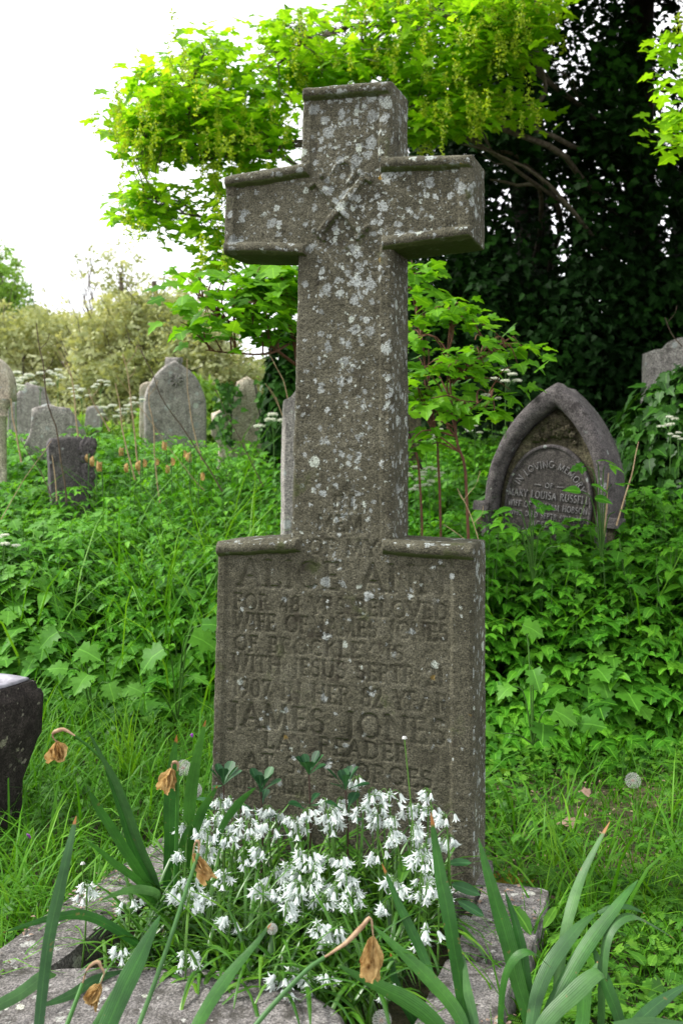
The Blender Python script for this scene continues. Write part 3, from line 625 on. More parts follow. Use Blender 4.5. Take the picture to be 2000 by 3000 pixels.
# fallen arched slab in the foreground
op = [(.46*cos(t), .26*sin(t)) for t in np.linspace(0, pi, 30)]; op = op+[(-.46, -.5), (.46, -.5)]
sb = slab('fallen_slab', op, .09, M['kerb'], None, (0, 0, 0), 0, 0, 0, .006, 4, .03, .008, 3)
sb.location = (-.45, 1.955, .195); sb.rotation_euler = (radians(-90), 0, 0); sb.scale = (1, 1, 1)
tag(sb, 'flat grey arched stone slab lying at the foot of the grave, faint worn letters', 'stone slab')
box('foot_block', (.16, .72, 0), (.375, .95, KZ-.02), M['kerb'], kerb, .008, .008, .03, fr, 8)
# ================================================================ BACKGROUND GRAVESTONES
def gzs(p): return float(gz(p[0], p[1]))
# Mary Louisa stone, leaning
dM = 5.3; oM = pt(1588, 1620, dM); yawM = radians(-33); tiltM = radians(4.5)
mary = thing('gravestone', 'purple grey pointed gravestone with carved flowers and raised lettering, leaning among nettles', 'gravestone', oM); mary.rotation_euler = (radians(-2), radians(5.5), yawM)
sc_ = dM/F
def ga(w_, hs, h, n=14, z0=-.4): return np.array(gothic(w_, hs, h, n, z0))
Wm, Hm = 385*sc_, 500*sc_
outer = ga(Wm, .30*Hm, Hm, 16, -.75); inner = ga(Wm*.80, .30*Hm, Hm*.86, 16, -.75)
def ring_prism(name, A, B, y0, y1, mat, parent, seed=0, chamf=0.):
    """frame between outlines A (outer) and B (inner), equal counts"""
    A = smooth_res(A); B = smooth_res(B); n_ = len(A); rows = [(A, y1), (A, y0+chamf), (A*.5+B*.5 if False else A+(B-A)*.18, y0), (A+(B-A)*.8, y0), (B, y0+chamf*1.3), (B, y1)]
    V = np.vstack([np.column_stack([p[:, 0], np.full(n_, y), p[:, 1]]) for p, y in rows]); Fq = []
    for k in range(len(rows)-1): a = k*n_+np.arange(n_-1); Fq.append(np.stack([a, a+1, a+1+n_, a+n_], -1))
    V = V+np.column_stack([fbm(V+seed, 8, 4, s) for s in (1, 2, 3)])*.006
    return mesh(name, V, Fq, mat, parent)
def smooth_res(p, k=5):
    p = np.asarray(p, float); out = []
    for i in range(len(p)-1): t = np.arange(k)[:, None]/k; out.append(p[i]*(1-t)+p[i+1]*t)
    return np.vstack(out+[p[-1:]])
slab('back_slab', outer*np.array([.985, .985]), .20, M['slate'], mary, (0, .035, 0), 0, 0, 0, .006, 4, .05, .01, 1)
ring_prism('hood_moulding', outer, inner, -.055, .05, M['slate'], mary, 2, .018)
rec = slab('carved_panel', inner*.99, .02, M['recess'], mary, (0, .022, 0), 0, 0, 0, .004, 2, .03, .002, 5)
# flowers carved in the spandrel
fp = []
for k in range(150):
    a = R.uniform(.10, .90)*pi; rad = R.uniform(1.02, 1.45); x = Wm*.36*cos(a)*rad; z = Hm*.34+Hm*.34*sin(a)*rad
    zi = .30*Hm+(Hm*.82-.30*Hm)*(1-(abs(x)/(Wm*.39))**1.6 if abs(x) < Wm*.39 else 0)
    if z < zi-.02: fp.append((x, z))
def blobmesh(n_=10, seed=0, flat=.6):
    V, Fs = [], []; ph = np.linspace(0, 2*pi, n_, endpoint=False)
    for j, f in enumerate((0, .35, .7, 1.)):
        r_ = math.sin((j+.4)/3.6*pi/2); V += [(r_*cos(a)*(1+.3*cos(5*a+seed)), -flat*math.cos(j/3*pi/2)*(1+.25*cos(5*a)), r_*sin(a)*(1+.3*cos(5*a+seed))) for a in ph]
    V = np.array(V); a = np.arange(n_); return V, np.vstack([np.stack([k*n_+a, k*n_+(a+1) % n_, (k+1)*n_+(a+1) % n_, (k+1)*n_+a], -1) for k in range(3)]+[np.stack([a[::1][:n_//2]*0, a[1:n_//2+1], a[1:n_//2+1]+1, a[1:n_//2+1]+1], -1)*0])
parts = []
for k, (x, z) in enumerate(fp): V, Fc = blobmesh(10, k); s_ = R.uniform(.012, .034); parts.append((V*s_*[1, 1.5, 1]+[x, .016, z], Fc[:30]))
V, Fs = join(parts); mesh('carved_flowers', V, Fs, M['recess'], mary)
tab = [(Wm*.345*cos(t), Hm*.30+Hm*.34*sin(t)) for t in np.linspace(0, pi, 26)]; tab = [(Wm*.345, -.75)]+tab+[(-Wm*.345, -.75)]
slab('tablet', tab, .03, M['tablet'], mary, (0, -.004, 0), 0, 0, 0, .002, 2, .03, .004, 9)
tb = np.array(tab); ring_prism('tablet_rim', tb, np.column_stack([tb[:, 0]*.93, np.where(tb[:, 1] > 0, Hm*.30+(tb[:, 1]-Hm*.30)*.93, tb[:, 1])]), -.013, .01, M['slate'], mary, 4, .004)
for s_ in (-1, 1):
    box('impost', (s_*Wm*.5-.05, -.075, Hm*.20), (s_*Wm*.5+.045, .10, Hm*.26), M['slate'], None, .004, .004, .03).parent = mary
    box('side_column', (s_*Wm*.5-.035, -.04, -.75), (s_*Wm*.5+.025, .09, Hm*.205), M['recess'], None, .006, .004, .03).parent = mary
def letters(txt, x0, x1, z, h, hw=.0028, y=-.009, arcr=None, sp=.16):
    st, tw = layout(txt, sp); sx = (x1-x0)/tw; parts = []
    for s_ in st:
        p = np.array(s_)*[sx, h]
        if arcr: r_, a0, a1, cx, cz = arcr; th = a0+(a1-a0)*p[:, 0]/(x1-x0); rr_ = r_+p[:, 1]; q = np.column_stack([cx+rr_*np.sin(th), cz+rr_*np.cos(th)])
        else: q = p+[x0, z]
        P = np.column_stack([q[:, 0], np.full(len(q), y), q[:, 1]])[None]; parts.append(tubes(P, hw, 4))
    return parts
cz = Hm*.30
def line(*ps):
    V, Fs = join(sum(ps, [])); mesh('inscription_line', V, Fs, M['letter'], mary)
line(letters('IN LOVING MEMORY', 0, .42, 0, .034, .0026, arcr=(.155*Wm/.71+.03, -1.15, 1.2, 0, cz)))
line(letters('OF', -.022, .022, cz+.075, .024), [tubes(np.array([[[s_*.045, -.009, cz+.086], [s_*.08, -.009, cz+.086]]]), .002, 4) for s_ in (-1, 1)])
line(letters('MARY LOUISA RUSSELL', -.225, .225, cz+.015, .036, .003))
line(letters('WIFE OF WILLIAM HOBSON', -.22, .222, cz-.040, .030, .0028))
line(letters('WHO DIED SEPTR 9TH 1895', -.21, .212, cz-.088, .026, .0026))
line(letters('AGED 37', -.075, .075, cz-.134, .026, .0026)); line(letters('ALSO OF THE ABOVE', -.17, .17, cz-.182, .026, .0026)); line(letters('WILLIAM HOBSON', -.20, .20, cz-.232, .032, .0028))

def gstone(label, px, ptop, pbot, wpx, d, shape, mat, yaw=0, tilt=0, th=.12, noise_=.012, lean=0, extra=None, seed=0):
    s_ = d/F; w_ = wpx*s_; h = (pbot-ptop)*s_; o = pt(px, pbot, d)
    t = thing('gravestone', label, 'gravestone', o)
    if shape == 'gothic': ol = ga(w_, h*.50, h*1.03, 12, -.45)
    elif shape == 'round': ol = np.array([(w_/2, -.45)]+[(w_/2*cos(a), h-w_*.3+w_*.3*sin(a)) for a in np.linspace(0, pi, 14)]+[(-w_/2, -.45)])
    elif shape == 'shoulder': ol = np.array([(w_/2, -.45), (w_/2, h*.74), (w_*.40, h*.80), (w_*.30, h*.82)]+[(w_*.28*cos(a), h*.82+h*.18*sin(a)) for a in np.linspace(.15, pi-.15, 10)]+[(-w_*.30, h*.82), (-w_*.40, h*.80), (-w_/2, h*.74), (-w_/2, -.45)])
    else: ol = np.array(shape)*[w_, h]
    ol = np.array(ol, float); lo_ = ol[:, 1].min(); ol[np.abs(ol[:, 1]-lo_) < 1e-6, 1] = float(gz(o[0], o[1]))-o[2]-.25
    slab('stone_body', ol, th, mat, t, (0, 0, 0), yaw, lean, tilt, noise_, 4, .05, .015, seed)
    return t, w_, h
G1, w1, h1 = gstone('large streaky grey pointed gravestone with a small carved star, left of the cross', 517, 1062, 1325, 178, 9.5, 'gothic', M['grey'], radians(14), radians(1), .17, .012, seed=3)
st = []
for k in range(4):
    a = k*pi/4; st.append(tubes(np.array([[[-.06*cos(a), -.01, h1*.80-.06*sin(a)], [.06*cos(a), -.01, h1*.80+.06*sin(a)]]]), .012, 5))
V, Fs = join(st); o_ = mesh('carved_star', V, Fs, M['grey'], G1); o_.rotation_euler = (0, 0, radians(14))
G1b, _, _ = gstone('pale narrow gravestone edge half hidden behind the pointed grey stone', 440, 1118, 1290, 60, 10.4, 'round', M['pale'], radians(10), 0, .12, seed=5)
G1c, _, _ = gstone('stone finial block rising just behind the pointed grey gravestone', 503, 1046, 1200, 56, 10.8, [(.5, -1), (.5, .8), (.35, .86), (.5, 1), (-.35, 1), (-.4, .8), (-.5, .5), (-.8, 0), (-.8, -1)], M['grey'], 0, 0, .15, .01, seed=6)
G2, _, _ = gstone('rough grey boulder shaped headstone at the left', 160, 1183, 1330, 168, 8.3, [(.5, -.8), (.5, .35), (.40, .65), (.25, .90), (.0, .93), (-.15, 1.0), (-.38, .86), (-.40, .55), (-.5, .1), (-.52, -.8)], M['grey'], radians(8), 0, .25, .035, seed=7)
G3, _, _ = gstone('broad weathered lilac grey gravestone behind the white cow parsley', 95, 1120, 1260, 150, 10.8, [(.5, -.8), (.5, .15), (.38, .35), (.18, .9), (-.12, 1.), (-.32, .75), (-.5, .6), (-.5, -.8)], M['grey'], 0, 0, .15, .02, seed=8)
G4, _, _ = gstone('tiny low rounded gravestone far off in the greenery', 272, 1188, 1240, 48, 13, 'round', M['grey'], 0, radians(-6), .12, .02, seed=9)
G5, w5, h5 = gstone('crumbling pale gravestone half covered with ivy', 712, 1104, 1300, 150, 8.2, [(.62, -.8), (.58, 0), (.42, .35), (.30, .72), (.22, .93), (.05, 1.), (-.12, .92), (-.24, .70), (-.45, .52), (-.60, .45), (-.62, .15), (-.5, 0), (-.5, -.8)], M['pale'], radians(5), 0, .14, .03, seed=10)
G6, _, _ = gstone('narrow grey and rust stained stone directly behind the left side of the cross shaft', 862, 1140, 1510, 62, 4.9, [(.5, -.5), (.5, 1), (.1, 1.0), (-.1, .95), (-.45, .92), (-.5, .88), (-.5, -.5)], M['grey'], radians(12), radians(-1), .12, .008, seed=11)
G7, _, _ = gstone('brown mottled gravestone seen just right of the cross shaft', 1190, 1140, 1330, 90, 8.0, 'round', M['recess'], 0, 0, .12, .012, seed=12)
G8, _, _ = gstone('light grey shouldered gravestone in shade at the top of the ivy bank', 2010, 985, 1190, 250, 6.9, 'shoulder', M['grey'], radians(-6), radians(-3), .12, .008, seed=13)
# rust mark: scroll stone
sO = pt(200, 1440, 6.6); scr = thing('gravestone', 'small dark scroll shaped gravestone with rough carved side, low in the greenery', 'gravestone', sO)
k_ = 6.6/F
prof = [(.055*cos(a), 158*k_-.055+.055*sin(a)) for a in np.linspace(-.3, pi, 10)]
ol = [(.20, -.9), (.20, .20)]+[(.10+.11*cos(a), 158*k_-.10+.10*sin(a)) for a in np.linspace(-.6, pi/2, 8)]+[(-.12, 158*k_), (-.15, 158*k_-.03), (-.16, -.9)]
slab('stone_body', np.array(ol)*[.72, 1], .16, M['slate'], scr, (0, 0, 0), radians(22), 0, radians(3), .008, 5, .03, .01, 20)
vv = []
for k in range(60): V, Fc = blobmesh(8, k); s_ = R.uniform(.012, .035); z = R.uniform(0, 150*k_); vv.append((V*s_*[1, 1, 1.4]+[.125+R.uniform(-.035, .03), -.03+.05, z], Fc[:24]))
V, Fs = join(vv); mesh('rough_side_carving', V, Fs, M['slate'], scr)
# column stone at far left
cO = pt(-18, 1385, 7.2); k_ = 7.2/F; col = thing('gravestone', 'pale gothic gravestone with a carved corner column, cut off by the left edge', 'gravestone', cO)
slab('arch_head', ga(.32, .62, .86, 12, .52)*[1, 1], .16, M['pale'], col, (-.04, 0, 0), 0, 0, 0, .006, 4, .04, .012, 2)
def lathe(prof, n_=16): 
    a = np.arange(n_)/n_*2*pi; V = np.vstack([np.column_stack([r_*np.cos(a), r_*np.sin(a), np.full(n_, z)]) for r_, z in prof]); k = np.arange(n_)
    return V, np.vstack([np.stack([i*n_+k, i*n_+(k+1) % n_, (i+1)*n_+(k+1) % n_, (i+1)*n_+k], -1) for i in range(len(prof)-1)])
V, Fc = lathe([(.04, -.7), (.04, 0), (.038, .40), (.05, .405), (.05, .415), (.038, .42), (.055, .47), (.075, .50), (.078, .53)]); mesh('column', V+[.055, 0, 0], [Fc], M['pale'], col)
# dark flower-vase block at the left edge
dV = 3.25; vO = pt(-42, 2420, dV); k_ = dV/F; vase = thing('grave_vase', 'dark square stone flower vase block with metal rim at the left edge', 'grave vase', vO); vase.rotation_euler = (0, 0, radians(-24))
hv = 415*k_; hw_ = .12
V, Fc = lathe([(.085, -.1), (.095, 0), (.098, hv*.25), (.150, hv*.58), (.160, hv*.62), (.166, hv*.92), (.160, hv*.95), (.158, hv*.955), (.157, hv), (.150, hv+.004), (.09, hv+.004)], 4)
n_ = 4; P_ = V.reshape(-1, 4, 3)
def sq(prof, nn=8, noise_=.003, seed=0):
    rows_ = []
    for r_, z in prof:
        c_ = [(r_, r_), (-r_, r_), (-r_, -r_), (r_, -r_)]; pp = []
        for i in range(4):
            a, bq = np.array(c_[i]), np.array(c_[(i+1) % 4])
            for t in np.arange(nn)/nn: 
                t2 = .03+.94*t if 0 < t < 1 else t; pp.append(a*(1-t2)+bq*t2)
            pp[-nn] = np.array(c_[i])*.975
        rows_.append(np.column_stack([np.array(pp), np.full(4*nn, z)]))
    V = np.vstack(rows_); n4 = 4*nn; k = np.arange(n4); V = V+np.column_stack([fbm(V+seed, 14, 4, s) for s in (1, 2, 3)])*noise_
    return V, np.vstack([np.stack([i*n4+k, i*n4+(k+1) % n4, (i+1)*n4+(k+1) % n4, (i+1)*n4+k], -1) for i in range(len(rows_)-1)])
pr = [(.075, -.1), (.082, 0), (.084, hv*.30), (.118, hv*.58), (.127, hv*.63), (.130, hv*.75), (.132, hv*.90), (.126, hv*.94), (.118, hv*.945), (.114, hv), (.108, hv+.003), (.075, hv+.004)]
V, Fc = sq(pr); mesh('vase_body', V, [Fc], M['dark'], vase, smooth=True)
a = np.linspace(0, 2*pi, 33)[:-1]; rsq = 1/np.maximum(np.abs(np.cos(a)), np.abs(np.sin(a)))**.75
rws = [(.104, .004, 1), (.106, .010, 1), (.100, .014, .9), (.080, .016, .3), (.070, .012, .1), (.068, -.06, 0)]
V = np.vstack([np.column_stack([r_*np.cos(a)*rsq**w_, r_*np.sin(a)*rsq**w_, np.full(32, hv+z)]) for r_, z, w_ in rws]); k = np.arange(32)
Fc = np.vstack([np.stack([i*32+k, i*32+(k+1) % 32, (i+1)*32+(k+1) % 32, (i+1)*32+k], -1) for i in range(len(rws)-1)]); mesh('metal_rim', V, [Fc], M['metal'], vase)
V = np.vstack([[0, 0, hv-.055], np.column_stack([.068*np.cos(a), .068*np.sin(a), np.full(32, hv-.055)])]); Fc = np.stack([np.zeros(32, int), 1+k, 1+(k+1) % 32], -1); mesh('flower_well', V, [Fc], M['hole'], vase)

# ================================================================ TREES
def limb(name, pts_, r0, r1, mat, parent, S=24, wob=.03, seed=0):
    P = smooth_path(pts_, S); P = P+np.column_stack([fbm(P+seed, 2.5, 3, k) for k in (1, 2, 3)])*wob
    Rd = np.linspace(r0, r1, S)*(1+.12*vn(P+seed, 9))
    V, Fc = tubes((P-np.array(parent.location))[None], Rd[None], 8); mesh(name, V, [Fc], mat, parent); return P
def blobs_sample(ells, n, w_=None):
    a = np.array([e[2]*e[3]*(e[6] if len(e) > 6 else 1) for e in ells]); k = R.choice(len(ells), n, p=a/a.sum()); E = np.array([e[:6] for e in ells])[k]
    r_ = np.sqrt(R.uniform(0, 1, n)); t = R.uniform(0, 2*pi, n)
    px = E[:, 0]+E[:, 2]*r_*np.cos(t); py = E[:, 1]+E[:, 3]*r_*np.sin(t); d = E[:, 4]+E[:, 5]*R.uniform(-1, 1, n)
    return np.column_stack([(px-1000)/F*d, d, CAMZ-(py-HY)/F*d])
def twigs(P0, P1, r0, r1, S=6, wob=.05):
    t = np.linspace(0, 1, S)[None, :, None]; P = P0[:, None]*(1-t)+P1[:, None]*t
    P = P+np.stack([fbm(P, 3, 2, k) for k in (1, 2, 3)], -1)*wob*np.sin(t*pi)
    P[..., 2] += .04*np.sin(t[..., 0]*pi); return tubes(P, np.linspace(r0, r1, S)[None]*np.ones((len(P0), 1)), 4)
def cluster_leaves(cen, k, spread, size, droop=.25, up=.75):
    """k leaves round each cluster centre, flat-ish sprays"""
    n = len(cen); c = np.repeat(cen, k, 0); d = rdir(n*k, -.25, .15); r_ = spread*R.uniform(.25, 1.1, n*k)[:, None]
    pos = c+d*r_; pos[:, 2] += R.uniform(-.5, .4, n*k)*spread*.8
    nrm = np.column_stack([R.normal(0, .30, n*k), R.normal(-.16, .30, n*k), np.full(n*k, up)]); tip = d-np.array([0, 0, droop])
    return pos, nrm, tip, size*R.uniform(.6, 1.15, n*k)
# --- sycamore reaching in from the right
sO_ = np.array([3.1, 9.7, float(gz(3.1, 9.7))])
syc = thing('sycamore_tree', 'bright green sycamore with hanging flower tassels, branches spreading behind the top of the cross', 'tree', sO_)
limb('trunk', [sO_+[0, 0, -.3], sO_+[-.1, 0, 1.6], sO_+[-.25, -.1, 3.2], sO_+[-.2, -.2, 5.2], sO_+[0, -.3, 7]], .20, .10, M['darkbark'], syc, 30)
LM = []
LM.append(limb('limb', [sO_+[-.2, 0, 2.4], pt(1560, 405, 7.6), pt(1190, 396, 7.2), pt(885, 425, 7.0), pt(720, 372, 6.9), pt(560, 300, 6.8)], .026, .008, M['bark'], syc, 40, .05, 1))
LM.append(limb('limb', [pt(885, 425, 7.0), pt(800, 440, 6.8), pt(700, 450, 6.6), pt(560, 470, 6.5)], .016, .006, M['bark'], syc, 20, .05, 2))
LM.append(limb('limb', [pt(885, 500, 7.1), pt(800, 450, 6.9), pt(740, 400, 6.7)], .022, .01, M['bark'], syc, 16, .03, 3))
LM.append(limb('limb', [pt(720, 372, 6.9), pt(600, 345, 6.6), pt(560, 270, 6.5), pt(600, 150, 6.4)], .018, .006, M['bark'], syc, 20, .04, 4))
LM.append(limb('limb', [sO_+[-.2, -.1, 3.0], pt(1560, 372, 7.4), pt(1600, 262, 7.2), pt(1540, 100, 7.0), pt(1450, 30, 7.0)], .022, .008, M['bark'], syc, 26, .04, 5))
LM.append(limb('limb', [sO_+[-.25, -.1, 3.2], pt(1420, 100, 7.3), pt(1180, 60, 7.0), pt(950, 100, 6.8), pt(820, 200, 6.6)], .024, .008, M['bark'], syc, 30, .06, 6))
LM.append(limb('limb', [sO_+[-.1, 0, 1.9], pt(1690, 640, 7.9), pt(1600, 540, 7.7), pt(1490, 470, 7.5), pt(1330, 420, 7.3)], .020, .007, M['bark'], syc, 26, .04, 7))
LM.append(limb('limb', [sO_+[-.2, 0, 2.2], pt(1300, 380, 7.4), pt(1000, 560, 7.0), pt(760, 630, 6.7), pt(560, 640, 6.5), pt(430, 600, 6.3)], .018, .005, M['bark'], syc, 34, .05, 8))
LM.append(limb('limb', [sO_+[-.2, -.4, 5.2], np.array([1.9, 6.4, 5.6]), np.array([.9, 5.2, 5.8]), np.array([.2, 4.4, 5.6])], .07, .03, M['bark'], syc, 26, .06, 9))
ELS = [(600, 200, 90, 110, 6.5, .5, .9), (450, 255, 110, 60, 6.4, .5), (400, 370, 85, 50, 6.4, .4, .8), (560, 360, 170, 95, 6.6, .6, 1.9), (740, 320, 150, 120, 6.8, .6, 1.9), (470, 440, 80, 60, 6.5, .4, .9),
       (690, 470, 110, 60, 6.6, .4, 1.2), (440, 600, 85, 60, 6.3, .3, 1.3), (500, 640, 60, 40, 6.4, .3, .5), (640, 640, 40, 90, 6.4, .3, .6), (830, 170, 110, 110, 6.8, .6, 1.4), (830, 400, 70, 90, 6.8, .4, .7),
       (1000, 90, 190, 110, 6.9, .7, 1.6), (1250, 100, 240, 120, 7.0, .7, 1.9), (1260, 300, 150, 90, 6.9, .5, 1.8), (1400, 250, 120, 110, 6.9, .5, 1.4), (1480, 120, 110, 110, 7.0, .5, 1.1), (1230, 380, 60, 40, 6.8, .3, .6),
       (1990, 380, 70, 70, 5.6, .4, 1.6), (2000, 160, 60, 90, 5.6, .4, 1.5), (1350, 20, 300, 60, 7.0, .8, 1.3), (540, 110, 40, 30, 6.4, .3, .5), (630, 570, 50, 50, 6.4, .3, .8), (1540, 330, 60, 50, 6.9, .3, .5), (610, 700, 60, 60, 6.3, .3, .9), (690, 730, 60, 50, 6.2, .3, .8), (960, 240, 100, 60, 7.0, .4, 1.5), (1060, 200, 90, 60, 7.0, .4, 1.2), (540, 790, 40, 30, 6.2, .2, .4)]
cen = blobs_sample(ELS, 2900); cen = cen[fbm(cen, 3.2, 3, 61)+.2*R.normal(size=len(cen)) > .02][:880]
pos, nr, tp, sz = cluster_leaves(cen, 7, .14, .100)
rn = np.clip(.5+.35*fbm(pos, 1.6, 3, 4)+R.normal(0, .16, len(pos)), 0, 1)
leafmesh('foliage', T_syc, pos, nr, tp, sz, rn, M['syc'], syc)
LP_ = np.vstack(LM); dd = ((cen[:, None]-LP_[None])**2).sum(-1); nb = LP_[np.clip(dd.argmin(1)-R.randint(0, 4, len(cen)), 0, None)]; dm = np.sqrt(dd.min(1)); sel = dm < .75
V, Fc = twigs(nb[sel]-sO_, cen[sel]-sO_, .004, .002, 7, .12); mesh('twigs', V, [Fc], M['bark'], syc)
# hanging flower racemes: little beads down a drooping stalk
fc = cen[R.choice(len(cen), 420)]+R.normal(0, .06, (420, 3))-[0, .30, .05]; nb_ = 44
t = R.uniform(0, 1, (420, nb_)); ln = R.uniform(.10, .20, 420)
bp_ = fc[:, None]+np.stack([R.normal(0, .010, (420, nb_)), R.normal(0, .010, (420, nb_)), -t*ln[:, None]], -1); bp_ = bp_.reshape(-1, 3)
leafmesh('flower_racemes', T_sml, bp_, rdir(len(bp_), -.5, .9), rdir(len(bp_), -1, 1), R.uniform(.016, .026, len(bp_)), R.uniform(0, 1, len(bp_)), M['catkin'], syc)
# overhead canopy (above the frame) that shades the right side
n_ = 5200; oc_ = np.column_stack([R.uniform(.1, 6.5, n_), R.uniform(2.6, 10.5, n_), R.uniform(5.2, 7.2, n_)]); ok_ = (oc_[:, 2] > CAMZ+.50*oc_[:, 1]+.15) & (oc_[:, 0] > 1.7-.12*oc_[:, 1]+.25*R.normal(size=n_)); oc_ = oc_[ok_]
pos, nr, tp, sz = cluster_leaves(oc_, 8, .24, .19)
leafmesh('upper_foliage', T_syc, pos, nr, tp, sz, R.uniform(0, 1, len(pos)), M['syc'], syc)
# --- low sycamore sprays behind the left side of the shaft, and saplings on the right
def sapling(label, root, stems, ells, n, k=6, spread=.13, size=.14, mat='sap', smat='redstem', seed=0, tw=.9):
    root = np.array([root[0], root[1], float(gz(root[0], root[1]))-.02]); stems = [([np.array([st_[0][0]+.02, st_[0][1], root[2]])]+list(st_), r_) if q == 0 or st_[0][2] < 1.25 else (st_, r_) for q, (st_, r_) in enumerate(stems)]; o = thing('sycamore_sapling', label, 'sapling', root); LL = []
    for st_, r_ in stems: LL.append(limb('stem', st_, r_, r_*.35, M[smat], o, 22, .02, seed))
    c_ = blobs_sample(ells, n); pos, nr, tp, sz = cluster_leaves(c_, k, spread, size, .3, .8)
    leafmesh('foliage', T_syc, pos, nr, tp, sz, np.clip(.45+.3*fbm(pos, 2, 2, 6)+R.normal(0, .2, len(pos)), 0, 1), M[mat], o)
    LP = np.vstack(LL); dd = ((c_[:, None]-LP[None])**2).sum(-1); am = dd.argmin(1); nb = LP[np.where(am % 22 > 5, am-R.randint(0, 4, len(c_)), am)]; q = np.sqrt(dd.min(1)) < tw
    V, Fc = twigs(nb[q]-root, c_[q]-root, .005, .002, 6, .06); mesh('twigs', V, [Fc], M[smat], o); return o
r1 = pt(905, 1420, 5.2)
sapling('sycamore sapling with big pale green leaves behind the left side of the shaft', r1, [([r1, pt(880, 1150, 5.2), pt(850, 950, 5.1), pt(800, 820, 5.0)], .013), ([pt(880, 1080, 5.2), pt(760, 990, 5.0), pt(640, 930, 4.9), pt(580, 880, 4.9)], .009), ([pt(870, 1000, 5.2), pt(780, 1040, 4.9), pt(690, 1040, 4.8), pt(600, 1030, 4.8)], .008)],
        [(810, 850, 80, 80, 5.0, .3, 1.6), (700, 900, 110, 60, 4.9, .3), (600, 860, 70, 60, 4.9, .25, .7), (600, 960, 80, 50, 4.8, .25, .8), (800, 960, 70, 50, 5.0, .3, .8), (545, 860, 30, 40, 4.8, .2, .3), (830, 790, 60, 40, 5.0, .2, .9), (640, 800, 70, 35, 4.9, .2, .5)], 84, 5, .12, .105)
r2 = pt(1370, 1440, 4.6)
sapling('slim dark stemmed sycamore sapling right of the cross with layered leaves', r2, [([r2, pt(1335, 1300, 4.6), pt(1320, 1180, 4.6), pt(1315, 1000, 4.6), pt(1330, 920, 4.6)], .008), ([pt(1325, 1120, 4.6), pt(1400, 1050, 4.5), pt(1500, 1000, 4.4)], .004), ([pt(1328, 1240, 4.6), pt(1400, 1180, 4.5), pt(1450, 1140, 4.4)], .003)],
        [(1340, 915, 70, 40, 4.6, .25, 1.2), (1430, 1010, 110, 30, 4.5, .3, 1.1), (1330, 1070, 90, 35, 4.6, .3, 1.0), (1240, 1000, 50, 60, 4.6, .25, .9), (1410, 1130, 100, 30, 4.5, .3, .9), (1500, 1050, 50, 30, 4.4, .2, .6), (1290, 1190, 90, 35, 4.6, .3, .8), (1430, 1215, 70, 25, 4.5, .2, .6), (1260, 1290, 70, 30, 4.7, .2, .4)], 66, 4, .09, .085, seed=3)
r3 = pt(1290, 1400, 4.9)
sapling('taller reddish stemmed sycamore sapling close to the right edge of the shaft', r3, [([r3, pt(1275, 1240, 4.9), pt(1240, 1040, 4.9), pt(1215, 900, 4.9), pt(1205, 760, 4.9)], .007), ([pt(1230, 1400, 4.9), pt(1205, 1290, 4.9), pt(1180, 1220, 5)], .007)],
        [(1225, 810, 50, 40, 4.9, .2, 1.2), (1250, 870, 40, 30, 4.9, .2, .8), (1220, 960, 50, 40, 4.9, .2, .8), (1240, 1130, 60, 60, 4.9, .2, 1.2), (1200, 1050, 30, 60, 4.9, .2, .5)], 34, 5, .085, .085, seed=5)
# --- the dark ivy-clad trees
def ivy_mass(label, name, cat, ells, n, d0, size, mat, trunk_pts, tr=.25, extra=None, clump=1.1, thr=-.25, T=T_ivy, seed=0):
    base = np.array(trunk_pts[0]); o = thing(name, label, cat, base)
    limb('trunk', trunk_pts, tr, tr*.5, M['darkbark'], o, 26, .05, seed)
    P = blobs_sample(ells, int(n*1.6)); f = fbm(P, clump, 3, seed+3); P = P[f > thr][:n]
    m_ = len(P); nrm = np.column_stack([R.normal(0, .5, m_), R.normal(-.55, .4, m_), R.uniform(.1, 1, m_)]); tip = rdir(m_, -1.6, -.3)
    rn = np.clip(.35+.9*fbm(P, 1.4, 3, seed+9)+R.normal(0, .15, m_), 0, 1)
    leafmesh('ivy_foliage', T, P, nrm, tip, size*R.uniform(.6, 1.2, m_), rn, M[mat], o)
    return o, P
tb_ = np.array([2.0, 10.6, float(gz(2.0, 10.6))-.2])
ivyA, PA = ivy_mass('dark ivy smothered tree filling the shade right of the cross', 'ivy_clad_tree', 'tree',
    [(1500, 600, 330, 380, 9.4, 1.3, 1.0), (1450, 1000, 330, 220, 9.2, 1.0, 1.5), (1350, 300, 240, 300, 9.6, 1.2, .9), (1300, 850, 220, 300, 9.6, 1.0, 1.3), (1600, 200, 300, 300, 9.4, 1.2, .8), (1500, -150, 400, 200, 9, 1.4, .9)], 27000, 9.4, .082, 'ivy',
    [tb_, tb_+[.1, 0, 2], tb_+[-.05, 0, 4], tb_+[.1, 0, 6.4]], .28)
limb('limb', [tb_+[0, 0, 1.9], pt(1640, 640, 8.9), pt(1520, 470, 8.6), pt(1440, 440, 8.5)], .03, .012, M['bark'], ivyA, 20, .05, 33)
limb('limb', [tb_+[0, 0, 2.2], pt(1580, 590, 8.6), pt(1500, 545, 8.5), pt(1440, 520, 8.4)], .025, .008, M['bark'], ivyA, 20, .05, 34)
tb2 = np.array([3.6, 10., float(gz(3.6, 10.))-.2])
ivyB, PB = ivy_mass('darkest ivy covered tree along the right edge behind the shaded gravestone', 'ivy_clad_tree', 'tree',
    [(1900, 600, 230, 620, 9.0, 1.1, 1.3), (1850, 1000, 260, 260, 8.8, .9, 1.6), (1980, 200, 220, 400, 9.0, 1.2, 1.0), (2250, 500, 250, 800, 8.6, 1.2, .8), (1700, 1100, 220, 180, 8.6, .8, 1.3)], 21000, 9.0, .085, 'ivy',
    [tb2, tb2+[0, 0, 2.4], tb2+[.2, 0, 5], tb2+[.1, 0, 7]], .35, seed=40)
